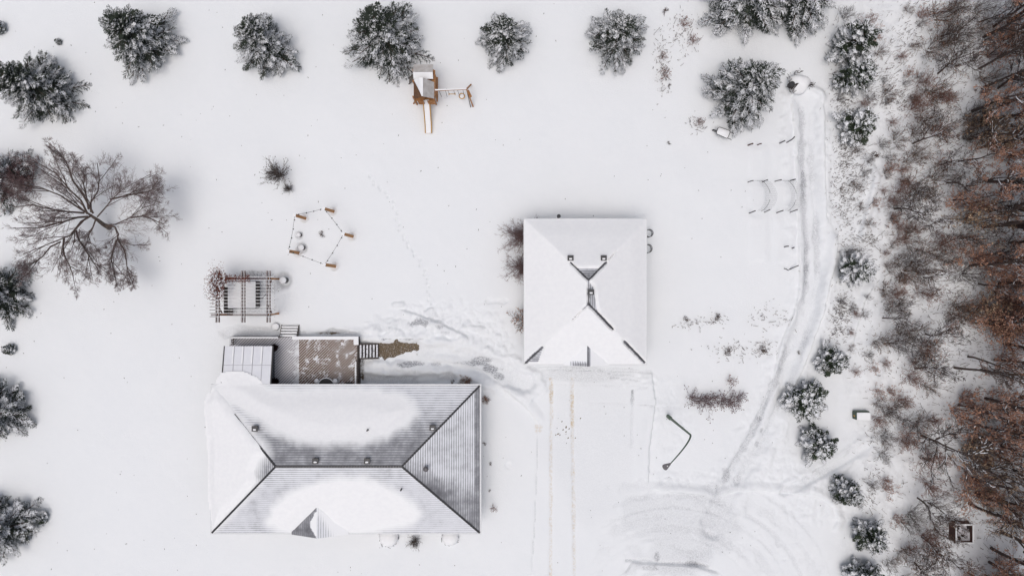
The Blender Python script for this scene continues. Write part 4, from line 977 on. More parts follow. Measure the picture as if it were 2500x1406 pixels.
def segs(PL, R, tip=.35):
    n, k, _ = PL.shape; t = np.linspace(1, tip, k)
    return PL[:, :-1].reshape(-1, 3), PL[:, 1:].reshape(-1, 3), (R[:, None] * t[:-1]).ravel(), (R[:, None] * t[1:]).ravel()
def bare_tree(seed, h, spread, wood_m, twig_m, leaf_m=None, dens=1.0, rt=.13, low=.3, leafn=0, lsz=.05, bn=8, cn=6, dn=4, tk=1.0):
    """returns (trunk mesh, crown mesh, leaf mesh or None); origin at the foot"""
    r = np.random.RandomState(seed)
    T = polys(r, np.zeros((1, 3)), unit(np.array([[r.randn() * .08, r.randn() * .08, 1.]])), np.array([h]), 9, .10, .14); R = np.array([rt]); L = np.array([h])
    a = spawn(r, T, R, L, int(9 * dens) + 3, .45 * spread, 48, 7, .15, .08, low, .48)
    b = spawn(r, a[0], a[1], a[2], bn, .5, 36, 5, .15, .05, .15, .5)
    c = spawn(r, b[0], b[1], b[2], cn, .52, 36, 4, .17, .03, .15, .55)
    d = spawn(r, c[0], np.maximum(c[1], .014), c[2], dn, .62, 40, 3, .22, .02, .15, .65, .08)
    tr = joinm(tubes(*segs(T, R, .3), 7), tubes(*segs(a[0], a[1], .45), 5))
    cr = joinm(tubes(*segs(b[0], np.maximum(b[1], .02), .5), 4), tubes(*segs(c[0], np.maximum(c[1], .012 * tk), .6), 3), tubes(*segs(d[0], np.maximum(d[1], .008 * tk), .7), 3))
    tm = npmesh('trunk', *tr, wood_m, True)
    lm = None
    if leafn:
        pts = np.concatenate([c[0][:, 1:].reshape(-1, 3), d[0][:, 1:].reshape(-1, 3)]); pts = pts[r.randint(0, len(pts), leafn)]
        dd = unit(r.randn(leafn, 3)); V, Fc = cards(pts, pts + dd * lsz, np.full(leafn, lsz * .45), np.full(leafn, lsz * .3), unit(r.randn(leafn, 3)))
        lm = npmesh('leaves', V, Fc, leaf_m)
    P0, P1, Ra, Rb = segs(b[0], np.maximum(b[1], .02), .5); k = r.rand(len(P0)) < .30; u = np.array((0, 0, .022))
    Q0, Q1, Rc, Rd = segs(a[0], a[1], .45); k2 = r.rand(len(Q0)) < .35
    smv = joinm(tubes(P0[k] + u, P1[k] + u, np.full(k.sum(), .026), np.full(k.sum(), .018), 4), tubes(Q0[k2] + u * 1.6, Q1[k2] + u * 1.6, Rc[k2] * .9, Rd[k2] * .9, 4))
    nf = len(cr[1]); cm = npmesh('crown', *joinm(cr, smv), twig_m); cm.materials.append(M['tree_snow']); mi = np.zeros(nf + len(smv[1]), np.int32); mi[nf:] = 1; cm.polygons.foreach_set('material_index', mi)
    return tm, cm, lm
def bush(seed, h, rad, n, twig_m, lev=2, r0=.016, tips=None, leaf_m=None, leafn=0, lsz=.05, upc=.05, ang=55, snowy=0):
    r = np.random.RandomState(seed); az = r.uniform(0, 2 * np.pi, n); el = np.radians(r.uniform(90 - ang, 88, n))
    D = np.stack([np.cos(az) * np.cos(el), np.sin(az) * np.cos(el), np.sin(el)], 1); P = np.stack([np.cos(az), np.sin(az), 0 * az], 1) * r.uniform(0, .12 * rad, (n, 1)) - (0, 0, .05)
    Ls = np.sqrt((np.cos(el) * rad) ** 2 + (np.sin(el) * h) ** 2) * r.uniform(.75, 1.15, n); R = np.full(n, r0)
    a = (polys(r, P, D, Ls, 6, .13, upc), R, Ls); parts = [tubes(*segs(*a[:2], .45), 3)]
    b = spawn(r, *a, 5, .42, 38, 4, .18, .04, .25, .7, .05); parts.append(tubes(*segs(b[0], np.maximum(b[1], .009), .6), 3)); last = b
    if lev > 2:
        c = spawn(r, *b, 4, .55, 38, 3, .2, .02, .2, .75, .05); parts.append(tubes(*segs(c[0], np.maximum(c[1], .007), .7), 3)); last = c
    if tips:
        e = last[0][:, -1]; e = e[r.rand(len(e)) < tips]; dd = unit(r.randn(len(e), 3)) * .035; parts.append(tubes(e - dd, e + dd, np.full(len(e), .035), np.full(len(e), .02), 4))
    me = npmesh('stems', *joinm(*parts), twig_m); lm = None; sm = None
    if leafn:
        pts = last[0][:, 1:].reshape(-1, 3); pts = pts[r.randint(0, len(pts), leafn)]; dd = unit(r.randn(leafn, 3))
        lm = npmesh('leaves', *cards(pts, pts + dd * lsz, np.full(leafn, lsz * .5), np.full(leafn, lsz * .3), unit(r.randn(leafn, 3))), leaf_m)
    if snowy:
        e = last[0][:, -1]; e = e[r.rand(len(e)) < snowy]; dd = unit(r.randn(len(e), 3) * (1, 1, .1)) * .05; sm = npmesh('snow_load', *tubes(e - dd + (0, 0, .03), e + dd + (0, 0, .03), np.full(len(e), .035), np.full(len(e), .015), 4), M['tree_snow'])
    return me, lm, sm

def spruce(seed, h, rad, kind='spruce', snow=.5):
    """whorls of boughs with side twigs; returns trunk, crown, snow meshes"""
    r = np.random.RandomState(seed)
    nb = int((25 if kind == 'spruce' else 22) * h * (rad / 2.5) ** .5 * 1.25) + 40
    t = np.sort(r.rand(nb) ** 1.18) * .985                       # height fraction
    z = .25 + t * (h - .25); az = np.arange(nb) * 2.399963 + r.randn(nb) * .25
    lob = 1 + .13 * np.sin(az * 3 + r.rand() * 6) + .09 * np.sin(az * 5 + r.rand() * 6)
    prof = (1 - t) ** .72 if kind == 'spruce' else np.sqrt(np.clip(1 - (t * 1.02) ** 1.7, 0.02, 1))
    L = rad * prof * lob * r.choice([.70, .84, .95, 1.06, 1.2], nb) * r.uniform(.95, 1.05, nb) + .18
    pit = np.radians(-4 + 52 * t ** 1.6 + r.randn(nb) * 7)
    D = np.stack([np.cos(az) * np.cos(pit), np.sin(az) * np.cos(pit), np.sin(pit)], 1); P = np.stack([0 * z, 0 * z, z], 1)
    B = polys(r, P, D, L, 5, .05, -.03)
    wood_ = tubes(*segs(B, .022 + .012 * L, .3), 4)
    # side twigs, denser towards the tip
    nt_ = 26; tt = .12 + .88 * np.linspace(0, 1, nt_) ** .85
    TT = np.clip(tt[None] + r.randn(nb, nt_) * .015, .1, .995); s = TT * 5; i = np.minimum(s.astype(int), 4); f = (s - i)[..., None]; a = np.arange(nb)[:, None]
    Q = B[a, i] * (1 - f) + B[a, i + 1] * f; T = unit(B[a, i + 1] - B[a, i]); side = np.where(np.arange(nt_) % 2, 1., -1.)[None, :, None]
    hz = unit(np.cross(T, np.array((0, 0, 1.)))); an = np.radians(r.uniform(30, 48, (nb, nt_, 1)))
    D2 = unit(T * np.cos(an) + hz * side * np.sin(an) + r.randn(nb, nt_, 3) * .07 + (0, 0, -.04))
    L2 = (.10 + .33 * L[:, None] * (1 - TT) ** .75) * r.uniform(.75, 1.2, (nb, nt_))
    Q = Q.reshape(-1, 3); D2 = D2.reshape(-1, 3); L2 = L2.ravel(); hfrac = np.repeat(t, nt_)
    tips = B[:, -1]; Q = np.concatenate([Q, B[:, -2]]); D2 = np.concatenate([D2, unit(tips - B[:, -2])]); L2 = np.concatenate([L2, np.linalg.norm(tips - B[:, -2], axis=1) * 1.15]); hfrac = np.concatenate([hfrac, t])
    n2 = len(Q); E = Q + D2 * L2[:, None]
    # small sprays off each twig
    k3 = 4; u = np.linspace(.35, .95, k3)[None].repeat(n2, 0) + r.randn(n2, k3) * .05; hz2 = unit(np.cross(D2, np.array((0, 0, 1.))) + 1e-5); sd2 = np.where(np.arange(k3) % 2, 1., -1.)[None, :, None]
    Q3 = Q[:, None] + D2[:, None] * (L2[:, None] * u)[..., None]; D3 = unit(D2[:, None] * 1.0 + hz2[:, None] * sd2 * .7 + r.randn(n2, k3, 3) * .12); L3 = (.06 + .20 * L2[:, None] * r.uniform(.7, 1.3, (n2, k3)))
    Q3 = Q3.reshape(-1, 3); D3 = D3.reshape(-1, 3); L3 = L3.ravel(); h3 = np.repeat(hfrac, k3)
    PA = np.concatenate([Q, Q3]); DA = np.concatenate([D2, D3]); LA = np.concatenate([L2, L3]); HA = np.concatenate([hfrac, h3]); PB = PA + DA * LA[:, None]
    ww = np.where(np.arange(len(PA)) < n2, .030, .023) * (1.15 if kind != 'spruce' else 1)
    gcards = tubes(PA, PB, ww, ww * .45, 3)
    # snow lies in patches on the upper side
    c = (PA + PB) / 2; az_c = np.arctan2(c[:, 1], c[:, 0]); rc = np.hypot(c[:, 0], c[:, 1])
    pn = vnoise(c[:, 0] * 1.0 + c[:, 2] * .7 + 50, c[:, 1] + c[:, 2] * .4 + 50, .55, seed, 2)
    bsn = r.uniform(.25, 1.75, nb); bid = np.concatenate([np.repeat(np.arange(nb), nt_), np.arange(nb)]); bid = np.concatenate([bid, np.repeat(bid, k3)])
    prob = np.clip(bsn[bid] * snow * (1.15 - .62 * HA ** 1.3) * np.clip((pn - .22) * 2.3, 0, 1.6) * (.45 + .75 * rc / rad), 0, .95)
    mk = r.rand(len(PA)) < prob; a0 = PA[mk] + DA[mk] * LA[mk][:, None] * .10; a1 = PA[mk] + DA[mk] * LA[mk][:, None] * .80; ws = ww[mk] * r.uniform(.75, 1.25, mk.sum())
    up_ = np.array((0, 0, .024)); sm = tubes(a0 + up_, a1 + up_, ws, ws * .6, 4)
    V0, F0 = wood_
    T0 = tubes(*segs(polys(r, np.zeros((1, 3)) - (0, 0, .1), np.array([[0, 0, 1.]]), np.array([h + .1]), 6, .01, .2), np.array([.05 + .02 * h]), .12), 8)
    return npmesh('trunk', *joinm(T0, wood_), M['bark'], True), npmesh('crown', *gcards, M['needles'] if kind == 'spruce' else M['needles_pine']), npmesh('snow_load', *sm, M['tree_snow'])

def place(name, meshes, parts, label, cat, loc, rz=0, sc=(1, 1, 1), group=None):
    o = thing(name, label, cat, loc, group); o.rotation_euler = (0, 0, rz); o.scale = sc
    for me_, pn in zip(meshes, parts):
        if me_ is not None: link(pn, me_, o)
    return o

# ------------------------------------------------------------------ spruces
SPR = [ # px, py, radius px, height, label
    (125, 232, 82, 5.7, 'large dark spruce cut by the left edge in the upper left corner', 'big'),
    (363, 112, 82, 5.6, 'snow flecked spruce second from the left in the top row', 'a'),
    (662, 128, 67, 5.8, 'snow flecked spruce third from the left in the top row', 'b'),
    (950, 117, 92, 6.6, 'largest spruce of the top row, touching the play tower', 'big'),
    (1231, 112, 60, 5.1, 'spruce standing right of the swings in the top row', 'c'),
    (1500, 107, 69, 5.0, 'whitest spruce of the top row, left of the red weeds', 'snowy'),
    (1808, 8, 98, 6.5, 'left one of the two big snowy spruces cut by the top edge', 'snowy'),
    (1932, 0, 96, 6.5, 'right one of the two big snowy spruces cut by the top edge', 'snowy'),
    (1802, 236, 84, 6.2, 'large frosted spruce above the wheelbarrow', 'snowy'),
    (30, 438, 68, 4.6, 'dark spruce behind purple twigs at the left edge', 'b'),
    (22, 718, 72, 4.9, 'round spruce at the left edge below the big bare tree', 'a'),
    (10, 1001, 76, 4.6, 'round spruce at the left edge, second from the bottom', 'c'),
    (22, 1280, 80, 4.8, 'round spruce at the left edge in the lower left corner', 'b'),
]
VAR = {'big': spruce(11, 6.0, 3.0, snow=.82), 'a': spruce(12, 5.4, 2.7, snow=.82), 'b': spruce(13, 5.4, 2.5, snow=.82), 'c': spruce(14, 5.0, 2.3, snow=.82), 'snowy': spruce(15, 5.8, 2.9, snow=1.15)}
VH = {'big': (6.0, 3.0), 'a': (5.4, 2.7), 'b': (5.4, 2.5), 'c': (5.0, 2.3), 'snowy': (5.8, 2.9)}
rr_ = random.Random(4)
for px, py, rp, h, lab, v in SPR:
    vh, vr = VH[v]; s = rp / 28 / vr * .95
    place('spruce_tree', VAR[v], ('trunk', 'crown', 'snow_load'), lab, 'spruce tree', WG(px, py), rr_.uniform(0, 6.28), (s, s, h / vh), 'spruces round the yard')
PIN = [(2058, 122, 40, 4.2, 'tall young conifer tangled with brown brush right of the top spruces', 'conifer'), (2070, 196, 38, 3.2, 'young conifer beside the start of the lane'), (2080, 312, 40, 2.3, 'rounded young conifer right of the lane near the garden'),
       (2078, 658, 36, 2.6, 'snow laden young conifer where the lane bends'), (2018, 877, 33, 2.4, 'young conifer right of the lane, highest of the row of three'), (1958, 972, 43, 2.2, 'broadest young conifer close beside the lane'),
       (1984, 1080, 37, 2.5, 'young conifer between the lane and the side track'), (2050, 1190, 29, 2.6, 'narrow young conifer below the side track'), (2108, 1297, 33, 2.6, 'young conifer by the lower edge of the wood'), (2096, 1396, 36, 2.8, 'young conifer cut by the bottom edge')]
PV = [spruce(31, 2.6, 1.35, 'pine', 1.0), spruce(32, 2.6, 1.35, 'pine', .85), spruce(33, 2.6, 1.35, 'pine', 1.3)]
for i, q in enumerate(PIN):
    px, py, rp, h, lab = q[:5]; s = rp / 28 / 1.35
    place('young_conifer', PV[(2 if i in (3,) else i % 2)], ('trunk', 'crown', 'snow_load'), lab, 'conifer', WG(px, py), rr_.uniform(0, 6.28), (s, s, h / 2.6), 'young conifers along the lane')
TV = spruce(34, .9, .45, 'pine', .5)
for px, py, s, lab in [(146, 104, .55, 'tiny seedling conifer between the two upper left spruces'), (30, 852, 1.0, 'small conifer seedling between two spruces at the left edge'), (3, 72, 1.2, 'small conifer cut by the left edge near the top'), (106, 1262, 1.1, 'small snowy conifer beside the lower left spruce')]:
    place('conifer_seedling', TV, ('trunk', 'crown', 'snow_load'), lab, 'seedling', WG(px, py), s * 5, (s * .7, s * .7, s * .8), 'small conifers in the yard')

# ------------------------------------------------------------------ the big bare tree
def big_tree():
    r = np.random.RandomState(77); base = WG(266, 556); root = thing('bare_tree', 'wide spreading leafless tree at the left with a forked trunk', 'tree', base)
    fk = W(224, 528, 2.3)
    limbs = [  # ((px,py,z)...)
        [(224, 528, 2.3), (190, 508, 3.0), (140, 470, 4.2), (85, 450, 5.6), (30, 440, 6.6)],
        [(210, 520, 2.6), (195, 485, 3.3), (165, 455, 4.2), (130, 415, 5.2), (85, 385, 6.2)],
        [(224, 515, 2.4), (222, 490, 3.0), (240, 460, 3.6), (245, 425, 4.2), (240, 385, 5.0)],
        [(228, 520, 2.4), (200, 470, 3.4), (170, 430, 4.4), (162, 400, 5.1), (155, 375, 5.8)],
        [(240, 530, 2.1), (265, 505, 2.5), (280, 480, 3.1), (310, 455, 3.7), (385, 415, 4.8)],
        [(275, 482, 3.0), (310, 473, 3.6), (345, 468, 4.1), (375, 460, 4.6), (395, 450, 5.0)],
        [(262, 552, 1.2), (288, 550, 1.7), (325, 533, 2.3), (365, 505, 3.0), (415, 490, 3.9)],
        [(330, 530, 2.3), (365, 528, 2.7), (385, 535, 3.0), (405, 543, 3.4), (420, 550, 3.7)],
        [(262, 553, 1.1), (285, 555, 1.6), (297, 575, 2.0), (293, 590, 2.4), (340, 610, 3.2)],
        [(293, 588, 2.4), (285, 610, 2.8), (275, 640, 3.3), (283, 670, 4.0), (290, 705, 4.8)],
        [(296, 592, 2.4), (310, 620, 2.9), (318, 645, 3.3), (320, 670, 3.8), (318, 690, 4.3)],
        [(224, 528, 2.3), (195, 545, 2.9), (165, 580, 3.6), (125, 597, 4.4), (35, 632, 6.0)],
        [(150, 590, 3.9), (148, 610, 4.3), (150, 635, 4.8), (165, 660, 5.3), (175, 690, 5.9)],
        [(180, 565, 3.3), (188, 590, 3.7), (205, 620, 4.2), (230, 655, 4.8), (265, 675, 5.3)],
        [(215, 530, 2.6), (185, 530, 3.2), (140, 545, 4.1), (85, 560, 5.1), (0, 562, 6.4)],
        [(205, 520, 2.7), (160, 517, 3.6), (110, 510, 4.5), (60, 495, 5.5), (10, 500, 6.4)],
        [(235, 535, 2.0), (228, 560, 2.4), (215, 580, 2.8), (222, 600, 3.2), (240, 610, 3.6)],
        [(140, 598, 4.1), (115, 610, 4.6), (85, 640, 5.2), (65, 655, 5.8), (40, 665, 6.4)],
        [(215, 510, 2.6), (210, 470, 3.3), (200, 440, 3.9), (205, 420, 4.5), (200, 395, 5.0)],
    ]
    PL = np.array([[W(q[0], q[1], q[2] if l[-1][0] < 200 else 2.0 + (q[2] - 2.0) * .6 if q[2] > 2 else q[2]) for q in l] for l in limbs]) - base
    ct_ = fk - base; PL = ct_ + (PL - ct_) * .90; PL = PL + r.randn(*PL.shape) * .04
    L = np.linalg.norm(np.diff(PL, axis=1), axis=2).sum(1); R = .03 + .0115 * L; R[[0, 11]] = .09; R[[6, 4]] = .06
    a2 = spawn(r, PL, R * .8, L, 5, .64, 27, 4, .08, .04, .08, .62); R0_, PL0 = R, PL; PL = np.concatenate([PL, a2[0]]); R = np.concatenate([R, a2[1]]); L = np.concatenate([L, a2[2]])
    b = spawn(r, PL, R * .62, L, 9, .42, 34, 6, .13, .02, .10, .5); c = spawn(r, *b, 6, .52, 35, 5, .15, .02, .12, .55); d = spawn(r, c[0], np.maximum(c[1], .009), c[2], 4, .62, 35, 3, .18, .0, .12, .7, .10)
    tk = np.array([base + (0, 0, -.1), W(252, 548, .9), W(238, 537, 1.6), fk]) - base
    tr = MB(); tr.tube(tk + base, [.24, .17, .14, .11], 10); tr.tube([base, W(262, 553, 1.2)], [.2, .12], 8); tr.build('trunk', M['bark_grey'], root, smooth=True)
    link('limbs', npmesh('limbs', *tubes(*segs(PL, R, .3), 7), M['bark_dark'], True), root)
    cr = joinm(tubes(*segs(c[0], np.maximum(c[1], .0085), .6), 3), tubes(*segs(d[0], np.maximum(d[1], .0052), .7), 3))
    link('crown', npmesh('crown', *cr, M['twig_tree']), root)
M['twig_tree'] = mat('twig_tree', (.24, .175, .17), .9, (.16, .12, .118), 3)
big_tree()
pb = bush(88, 3.2, 2.2, 60, M['twig_purple'], 3, .02)
place('purple_shrub', pb, ('stems', 'leaves', 'snow_load'), 'dense purple twigged shrub growing in front of the spruce at the left edge', 'shrub', WG(70, 450), 0, (1, 1, 1))

# ------------------------------------------------------------------ shrubs in the yard
rb = [bush(101, 1.7, 1.6, 75, M['bark_grey'], 2, .017, .35), bush(102, 1.6, 2.25, 84, M['twig_shrub'], 3, .016, None), bush(103, 1.0, .6, 14, M['twig_red'], 2, .012, .5),
      bush(104, .5, .5, 9, M['twig_brown'], 2, .012, .6), bush(105, 1.3, 1.3, 40, M['twig_brown'], 3, .013, None, M['leaf_rust'], 500, .06), bush(106, 1.2, 1.0, 24, M['twig_purple'], 2, .013, .35)]
PN = ('stems', 'leaves', 'snow_load')
def shr(v, px, py, s, lab, name='shrub', cat='shrub', rz=None, grp=None, sz=None):
    return place(name, rb[v], PN, lab, cat, WG(px, py), rr_.uniform(0, 6) if rz is None else rz, (s, s, sz or s), grp)
shr(0, 682, 428, 1.0, 'large leafless shrub above the ring of posts')
shr(0, 706, 462, .42, 'small leafless shrub touching the lower side of the larger one')
shr(1, 1270, 580, .98, 'purple leafless shrub at the garage west wall, upper of the pair', sz=1.3)
shr(1, 1272, 655, 1.0, 'purple leafless shrub at the garage west wall, lower of the pair', sz=1.3)
shr(4, 1278, 782, 1.1, 'brown leafy shrub at the garage west wall below the purple pair')
shr(0, 1310, 545, .45, 'small bush under the upper left corner of the garage roof')
hd = thing('hedge', 'short row of purple twigs tipped with dark seed heads below the garden', 'hedge', WG(1752, 975))
for i in range(7):
    b5 = rb[5][0]; o = link('hedge_stems', b5, hd); c_ = WG(1688 + i * 19, 976 + (i % 3 - 1) * 6) - WG(1752, 975); o.location = tuple(c_); s = 1.0 + .1 * (i % 3); o.scale = (s, s, s * .8); o.rotation_euler = (0, 0, i * 1.3)
shr(2, 1782, 928, .9, 'tall thin seed stalk at the upper right of the hedge', 'seed_stalk', 'weed')
shr(3, 787, 571, .8, 'small heap of dark sticks in the middle of the post ring', 'stick_pile', 'sticks')
W_ = [(1668, 62, 1.0, 2, 'upper reddish weed clump left of the big top spruces'), (1690, 102, .9, 2, 'lower reddish weed clump left of the big top spruces'), (1618, 140, .7, 2, 'thin reddish weed at the top of the weed strip right of the whitest spruce'), (1622, 185, .95, 2, 'reddish weed in the middle of the weed strip right of the whitest spruce'), (1634, 210, .5, 3, 'small weed at the foot of the weed strip'),
      (1705, 300, .7, 2, 'reddish weed left of the frosted spruce'), (1675, 778, .8, 3, 'dark weed right of the garage, left of a matching one'), (1750, 775, .9, 3, 'dark weed cluster right of the garage, right of a matching one'), (1775, 858, 1.0, 3, 'scattered seed heads above the hedge'), (1862, 852, 1.1, 3, 'scattered seed heads left of the lane'),
      (1106, 932, .7, 3, 'dark plant at the house north wall, left of a brown one'), (1138, 931, .55, 4, 'brown plant at the house north wall'), (1198, 1130, .45, 3, 'small dry plant at the house east wall level with the ridge'), (1205, 1238, .6, 2, 'reddish dry plant at the house east wall near the lower corner'), (1196, 1196, .35, 3, 'tiny dry plant at the house east wall'), (1186, 975, .4, 4, 'small plant at the house east wall near the upper corner'),
      (1183, 1082, .5, 3, 'dark plant half under the house east eave'), (1014, 1318, .7, 0, 'thin fan of twigs at the house south wall between two snowy shrubs'), (2135, 378, 1.0, 3, 'brown weed right of the rounded conifer'), (1625, 28, .8, 3, 'pale weed at the top left of the weed patch'), (1632, 350, .5, 3, 'small weed in the open snow left of the frosted spruce'), (1950, 860, .5, 3, 'sparse weed beside the bend of the lane')]
for px, py, s, v, lab in W_: shr(v, px, py, s * (.75 if v == 0 else 1), lab, 'dry_weed', 'weed', grp='dry weeds standing in the snow')
def snow_shrub(px, py, lab, s):
    c = WG(px, py); root = thing('snowy_shrub', lab, 'shrub', c, 'snowy shrubs at the house south wall')
    n, k = 9, 22; r = random.Random(px); m = MB()
    m.lathe(c, [(s * .9, -.05), (s, .2), (s * .85, .45), (s * .5, .62), (.02, .68)], k); m.build('snow_cap', M['snow'], root, smooth=True)
    st = MB()
    for i in range(26):
        a = r.uniform(0, 6.28); q = r.uniform(.75, 1.1) * s; st.tube([(c[0] + q * math.cos(a), c[1] + q * math.sin(a), c[2] + .1), (c[0] + q * 1.04 * math.cos(a + .3), c[1] + q * 1.04 * math.sin(a + .3), c[2] + r.uniform(.3, .5))], .016, 4)
    st.build('twigs', M['dark_wood'], root)
snow_shrub(950, 1308, 'round snowy shrub under the house south eave left of the twig fan', .85); snow_shrub(1100, 1308, 'round snowy shrub under the house south eave right of the twig fan', .75)
def mound():
    c = WG(1945, 207); root = thing('brush_heap', 'snow domed brush heap with a dark hollow beside the frosted spruce', 'brush heap', c)
    q_ = MB().lathe(c + (.05, 0, -.1), [(1.0, 0), (.93, .22), (.8, .38), (.6, .5), (.35, .56), (.02, .58)], 26); q_.v = [(c[0] + (v[0] - c[0]) * (1 + .12 * math.sin(3 * math.atan2(v[1] - c[1], v[0] - c[0]) + 1) + .06 * math.sin(7 * v[0])), c[1] + (v[1] - c[1]) * (.9 + .1 * math.sin(5 * v[1])), v[2] + .05 * math.sin(6 * v[0] + 4 * v[1])) for v in q_.v]
    q_.build('snow_dome', M['snow'], root, smooth=True)
    r = random.Random(3); st = MB()
    for i in range(60):
        a = r.choice([r.uniform(2.6, 4.2), r.uniform(1.2, 2.6), r.uniform(-.6, 0)]); q = r.uniform(.8, 1.15); z = r.uniform(.1, .45); st.tube([(c[0] + q * math.cos(a), c[1] + q * math.sin(a), c[2] + z), (c[0] + q * math.cos(a) + r.uniform(-.25, .25), c[1] + q * math.sin(a) + r.uniform(-.25, .25), c[2] + z + r.uniform(-.1, .2))], .02, 4)
    for i in range(10): a = r.uniform(3.3, 4.0); st.tube([(c[0] - .25 + r.uniform(-.1, .1), c[1] - .15, c[2] + .5), (c[0] + 1.0 * math.cos(a), c[1] + 1.0 * math.sin(a), c[2] + .3)], .03, 4)
    st.build('branches', M['dark_wood'], root)
    MB().lathe(c + (-.72, -.2, .0), [(.26, .0), (.28, .3), (.24, .52), (.05, .54)], 9).build('hollow', M['black'], root)  # solid black body that paints the shade inside the opening
mound()

# vine on the pergola
def vine():
    r = np.random.RandomState(5); c = W(535, 695, 2.6); root = thing('vine', 'rust coloured climbing vine with snow clumps on the left end of the pergola', 'vine', (c[0], c[1], 0)); n = 4200
    u = r.rand(n) ; X = np.where(r.rand(n) < .75, r.normal(531, 11, n), r.uniform(520, 610, n)); Yp = np.where(X < 548, r.normal(695, 17, n), r.normal(680, 5, n)); zz = r.uniform(2.2, 2.95, n)
    P = np.stack([(X - 1250) * (H - zz) / F, (703 - Yp) * (H - zz) / F, zz], 1) - ORG[root.name]; d = unit(r.randn(n, 3)) * .06
    lv = cards(P, P + d, np.full(n, .035), np.full(n, .02), unit(r.randn(n, 3)))
    k = r.rand(n) < .085; k &= (X < 552); Q = P[k] + (0, 0, .15); d = unit(r.randn(k.sum(), 3) * (1, 1, .2)) * .055
    sn = tubes(Q - d, Q + d, np.full(len(Q), .045), np.full(len(Q), .025), 5); lm = npmesh('leaves', *joinm(lv, sn), M['vine_leaf']); lm.materials.append(M['tree_snow'])
    mi = np.zeros(len(lv[1]) + len(sn[1]), np.int32); mi[len(lv[1]):] = 1; lm.polygons.foreach_set('material_index', mi); link('leaves', lm, root)
    st = MB(); b = W(546, 700, 0)
    for i in range(5): st.tube([(b[0] + .05 * i, b[1] + .3, -.1), (b[0] - .1 + .05 * i, b[1] + .3, 1.3), (c[0] + .1 * i, c[1] + .2 * i - .3, 2.6)], .03, 5)
    st.build('stem', M['dark_wood'], root)
vine()

# ------------------------------------------------------------------ the wood on the right
BT = []
cfg = [('twig_red', 'leaf_rust', 2600), ('twig_brown', 'leaf_ochre', 1200), ('twig_grey', None, 0), ('twig_red', 'leaf_rust', 3600), ('twig_brown', None, 0), ('twig_brown', 'leaf_rust', 1800), ('twig_grey', 'leaf_ochre', 500)]
for i, (tw, lf, ln) in enumerate(cfg):
    BT.append(bare_tree(200 + i, 8.0, .85 + .1 * (i % 3), M['bark_dark'], M[tw], M[lf] if lf else None, .9, .14, .16, int(ln * .5), .08, 7, 5, 2, 1.2))
FT = [bare_tree(220 + i, 5.5, 1.25, M['bark_dark'], M['twig_grey' if i != 1 else 'twig_brown'], None, 1.0, .09, .10, 0, .05, 6, 5, 2, 1.2) for i in range(3)]
BR = [bush(300, 2.2, 1.5, 20, M['twig_brown'], 3, .018, .15, M['leaf_rust'], 200, .05), bush(301, 2.0, 1.4, 17, M['twig_red'], 3, .016, .3), bush(302, 2.4, 1.7, 20, M['twig_grey'], 3, .016), bush(303, 1.6, 1.2, 15, M['twig_red'], 3, .015, .3, M['leaf_rust'], 260, .06)]
UG = [bush(310, 2.6, 1.5, 22, M['twig_red'], 3, .015, None, M['leaf_rust'], 1000, .075), bush(311, 2.4, 1.4, 20, M['twig_brown'], 3, .015, None, M['leaf_ochre'], 850, .075)]
TN = ('trunk', 'crown', 'leaves')
for px, py, v, s, lab in [(2185, 510, 0, .95, 'leafless tree with dark twisting limbs standing clear of the wood, right of the lane'), (2262, 815, 0, .85, 'leafless tree at the wood edge level with the garage front'), (2235, 900, 2, .8, 'smaller leafless tree just below the one level with the garage front'),
                    (2255, 1065, 2, 1.3, 'broad fine twigged tree at the wood edge right of the utility box'), (2240, 1215, 0, .8, 'leafless tree at the wood edge left of and above the timber bin'), (2285, 1345, 1, .8, 'leafless tree at the wood edge below the timber bin'),
                    (2225, 352, 1, .8, 'leafless tree at the wood edge right of the rounded conifer'), (2290, 180, 2, .9, 'leafless tree at the wood edge near the top'), (2225, 640, 1, .5, 'small leafless tree right of the snow laden conifer')]:
    place('bare_tree', FT[v], TN, lab, 'tree', WG(px, py), rr_.uniform(0, 6.28), (s, s, s), 'leafless trees at the wood edge')
rw = random.Random(9)
def edge(y): return np.interp(y, [0, 100, 300, 450, 600, 800, 1000, 1200, 1406], [2290, 2260, 2200, 2140, 2190, 2120, 2140, 2150, 2170])
pts = []
tries = 0
while len(pts) < 92 and tries < 20000:
    tries += 1; x = rw.uniform(2315, 2520); y = rw.uniform(-40, 1450)
    if x < 2340 + 25 * math.sin(y / 90.): continue
    if 2290 < x < 2400 and 1235 < y < 1370: continue
    if all((x - a) ** 2 + (y - b) ** 2 > 30 ** 2 for a, b in pts): pts.append((x, y))
woodlab = {0: 'rust leaved bare tree crowded in the dense wood along the right side', 1: 'brown twigged tree crowded in the dense wood along the right side', 2: 'grey leafless tree crowded in the dense wood along the right side'}
for i, (x, y) in enumerate(pts):
    v = rw.choice([0, 0, 1, 2, 3, 3, 4, 5, 6]); s = rw.uniform(.75, 1.45) * (1 if x > 2400 else .8)
    lk = 0 if v in (0, 3, 5) else (1 if v in (1, 4) else 2)
    place('woodland_tree', BT[v], TN, woodlab[lk], 'tree', WG(x, y), rw.uniform(0, 6.28), (s * .9, s * .9, s * rw.uniform(.95, 1.25)), 'trees of the dense wood, ' + ('rust', 'brown', 'grey')[lk])
ft_ = []
for _ in range(4000):
    if len(ft_) >= 28: break
    y = rw.uniform(-20, 1420); x = edge(y) + rw.uniform(20, 250)
    if 2270 < x < 2400 and 1240 < y < 1380: continue
    if all((x - a) ** 2 + (y - b) ** 2 > 44 ** 2 for a, b in ft_): ft_.append((x, y))
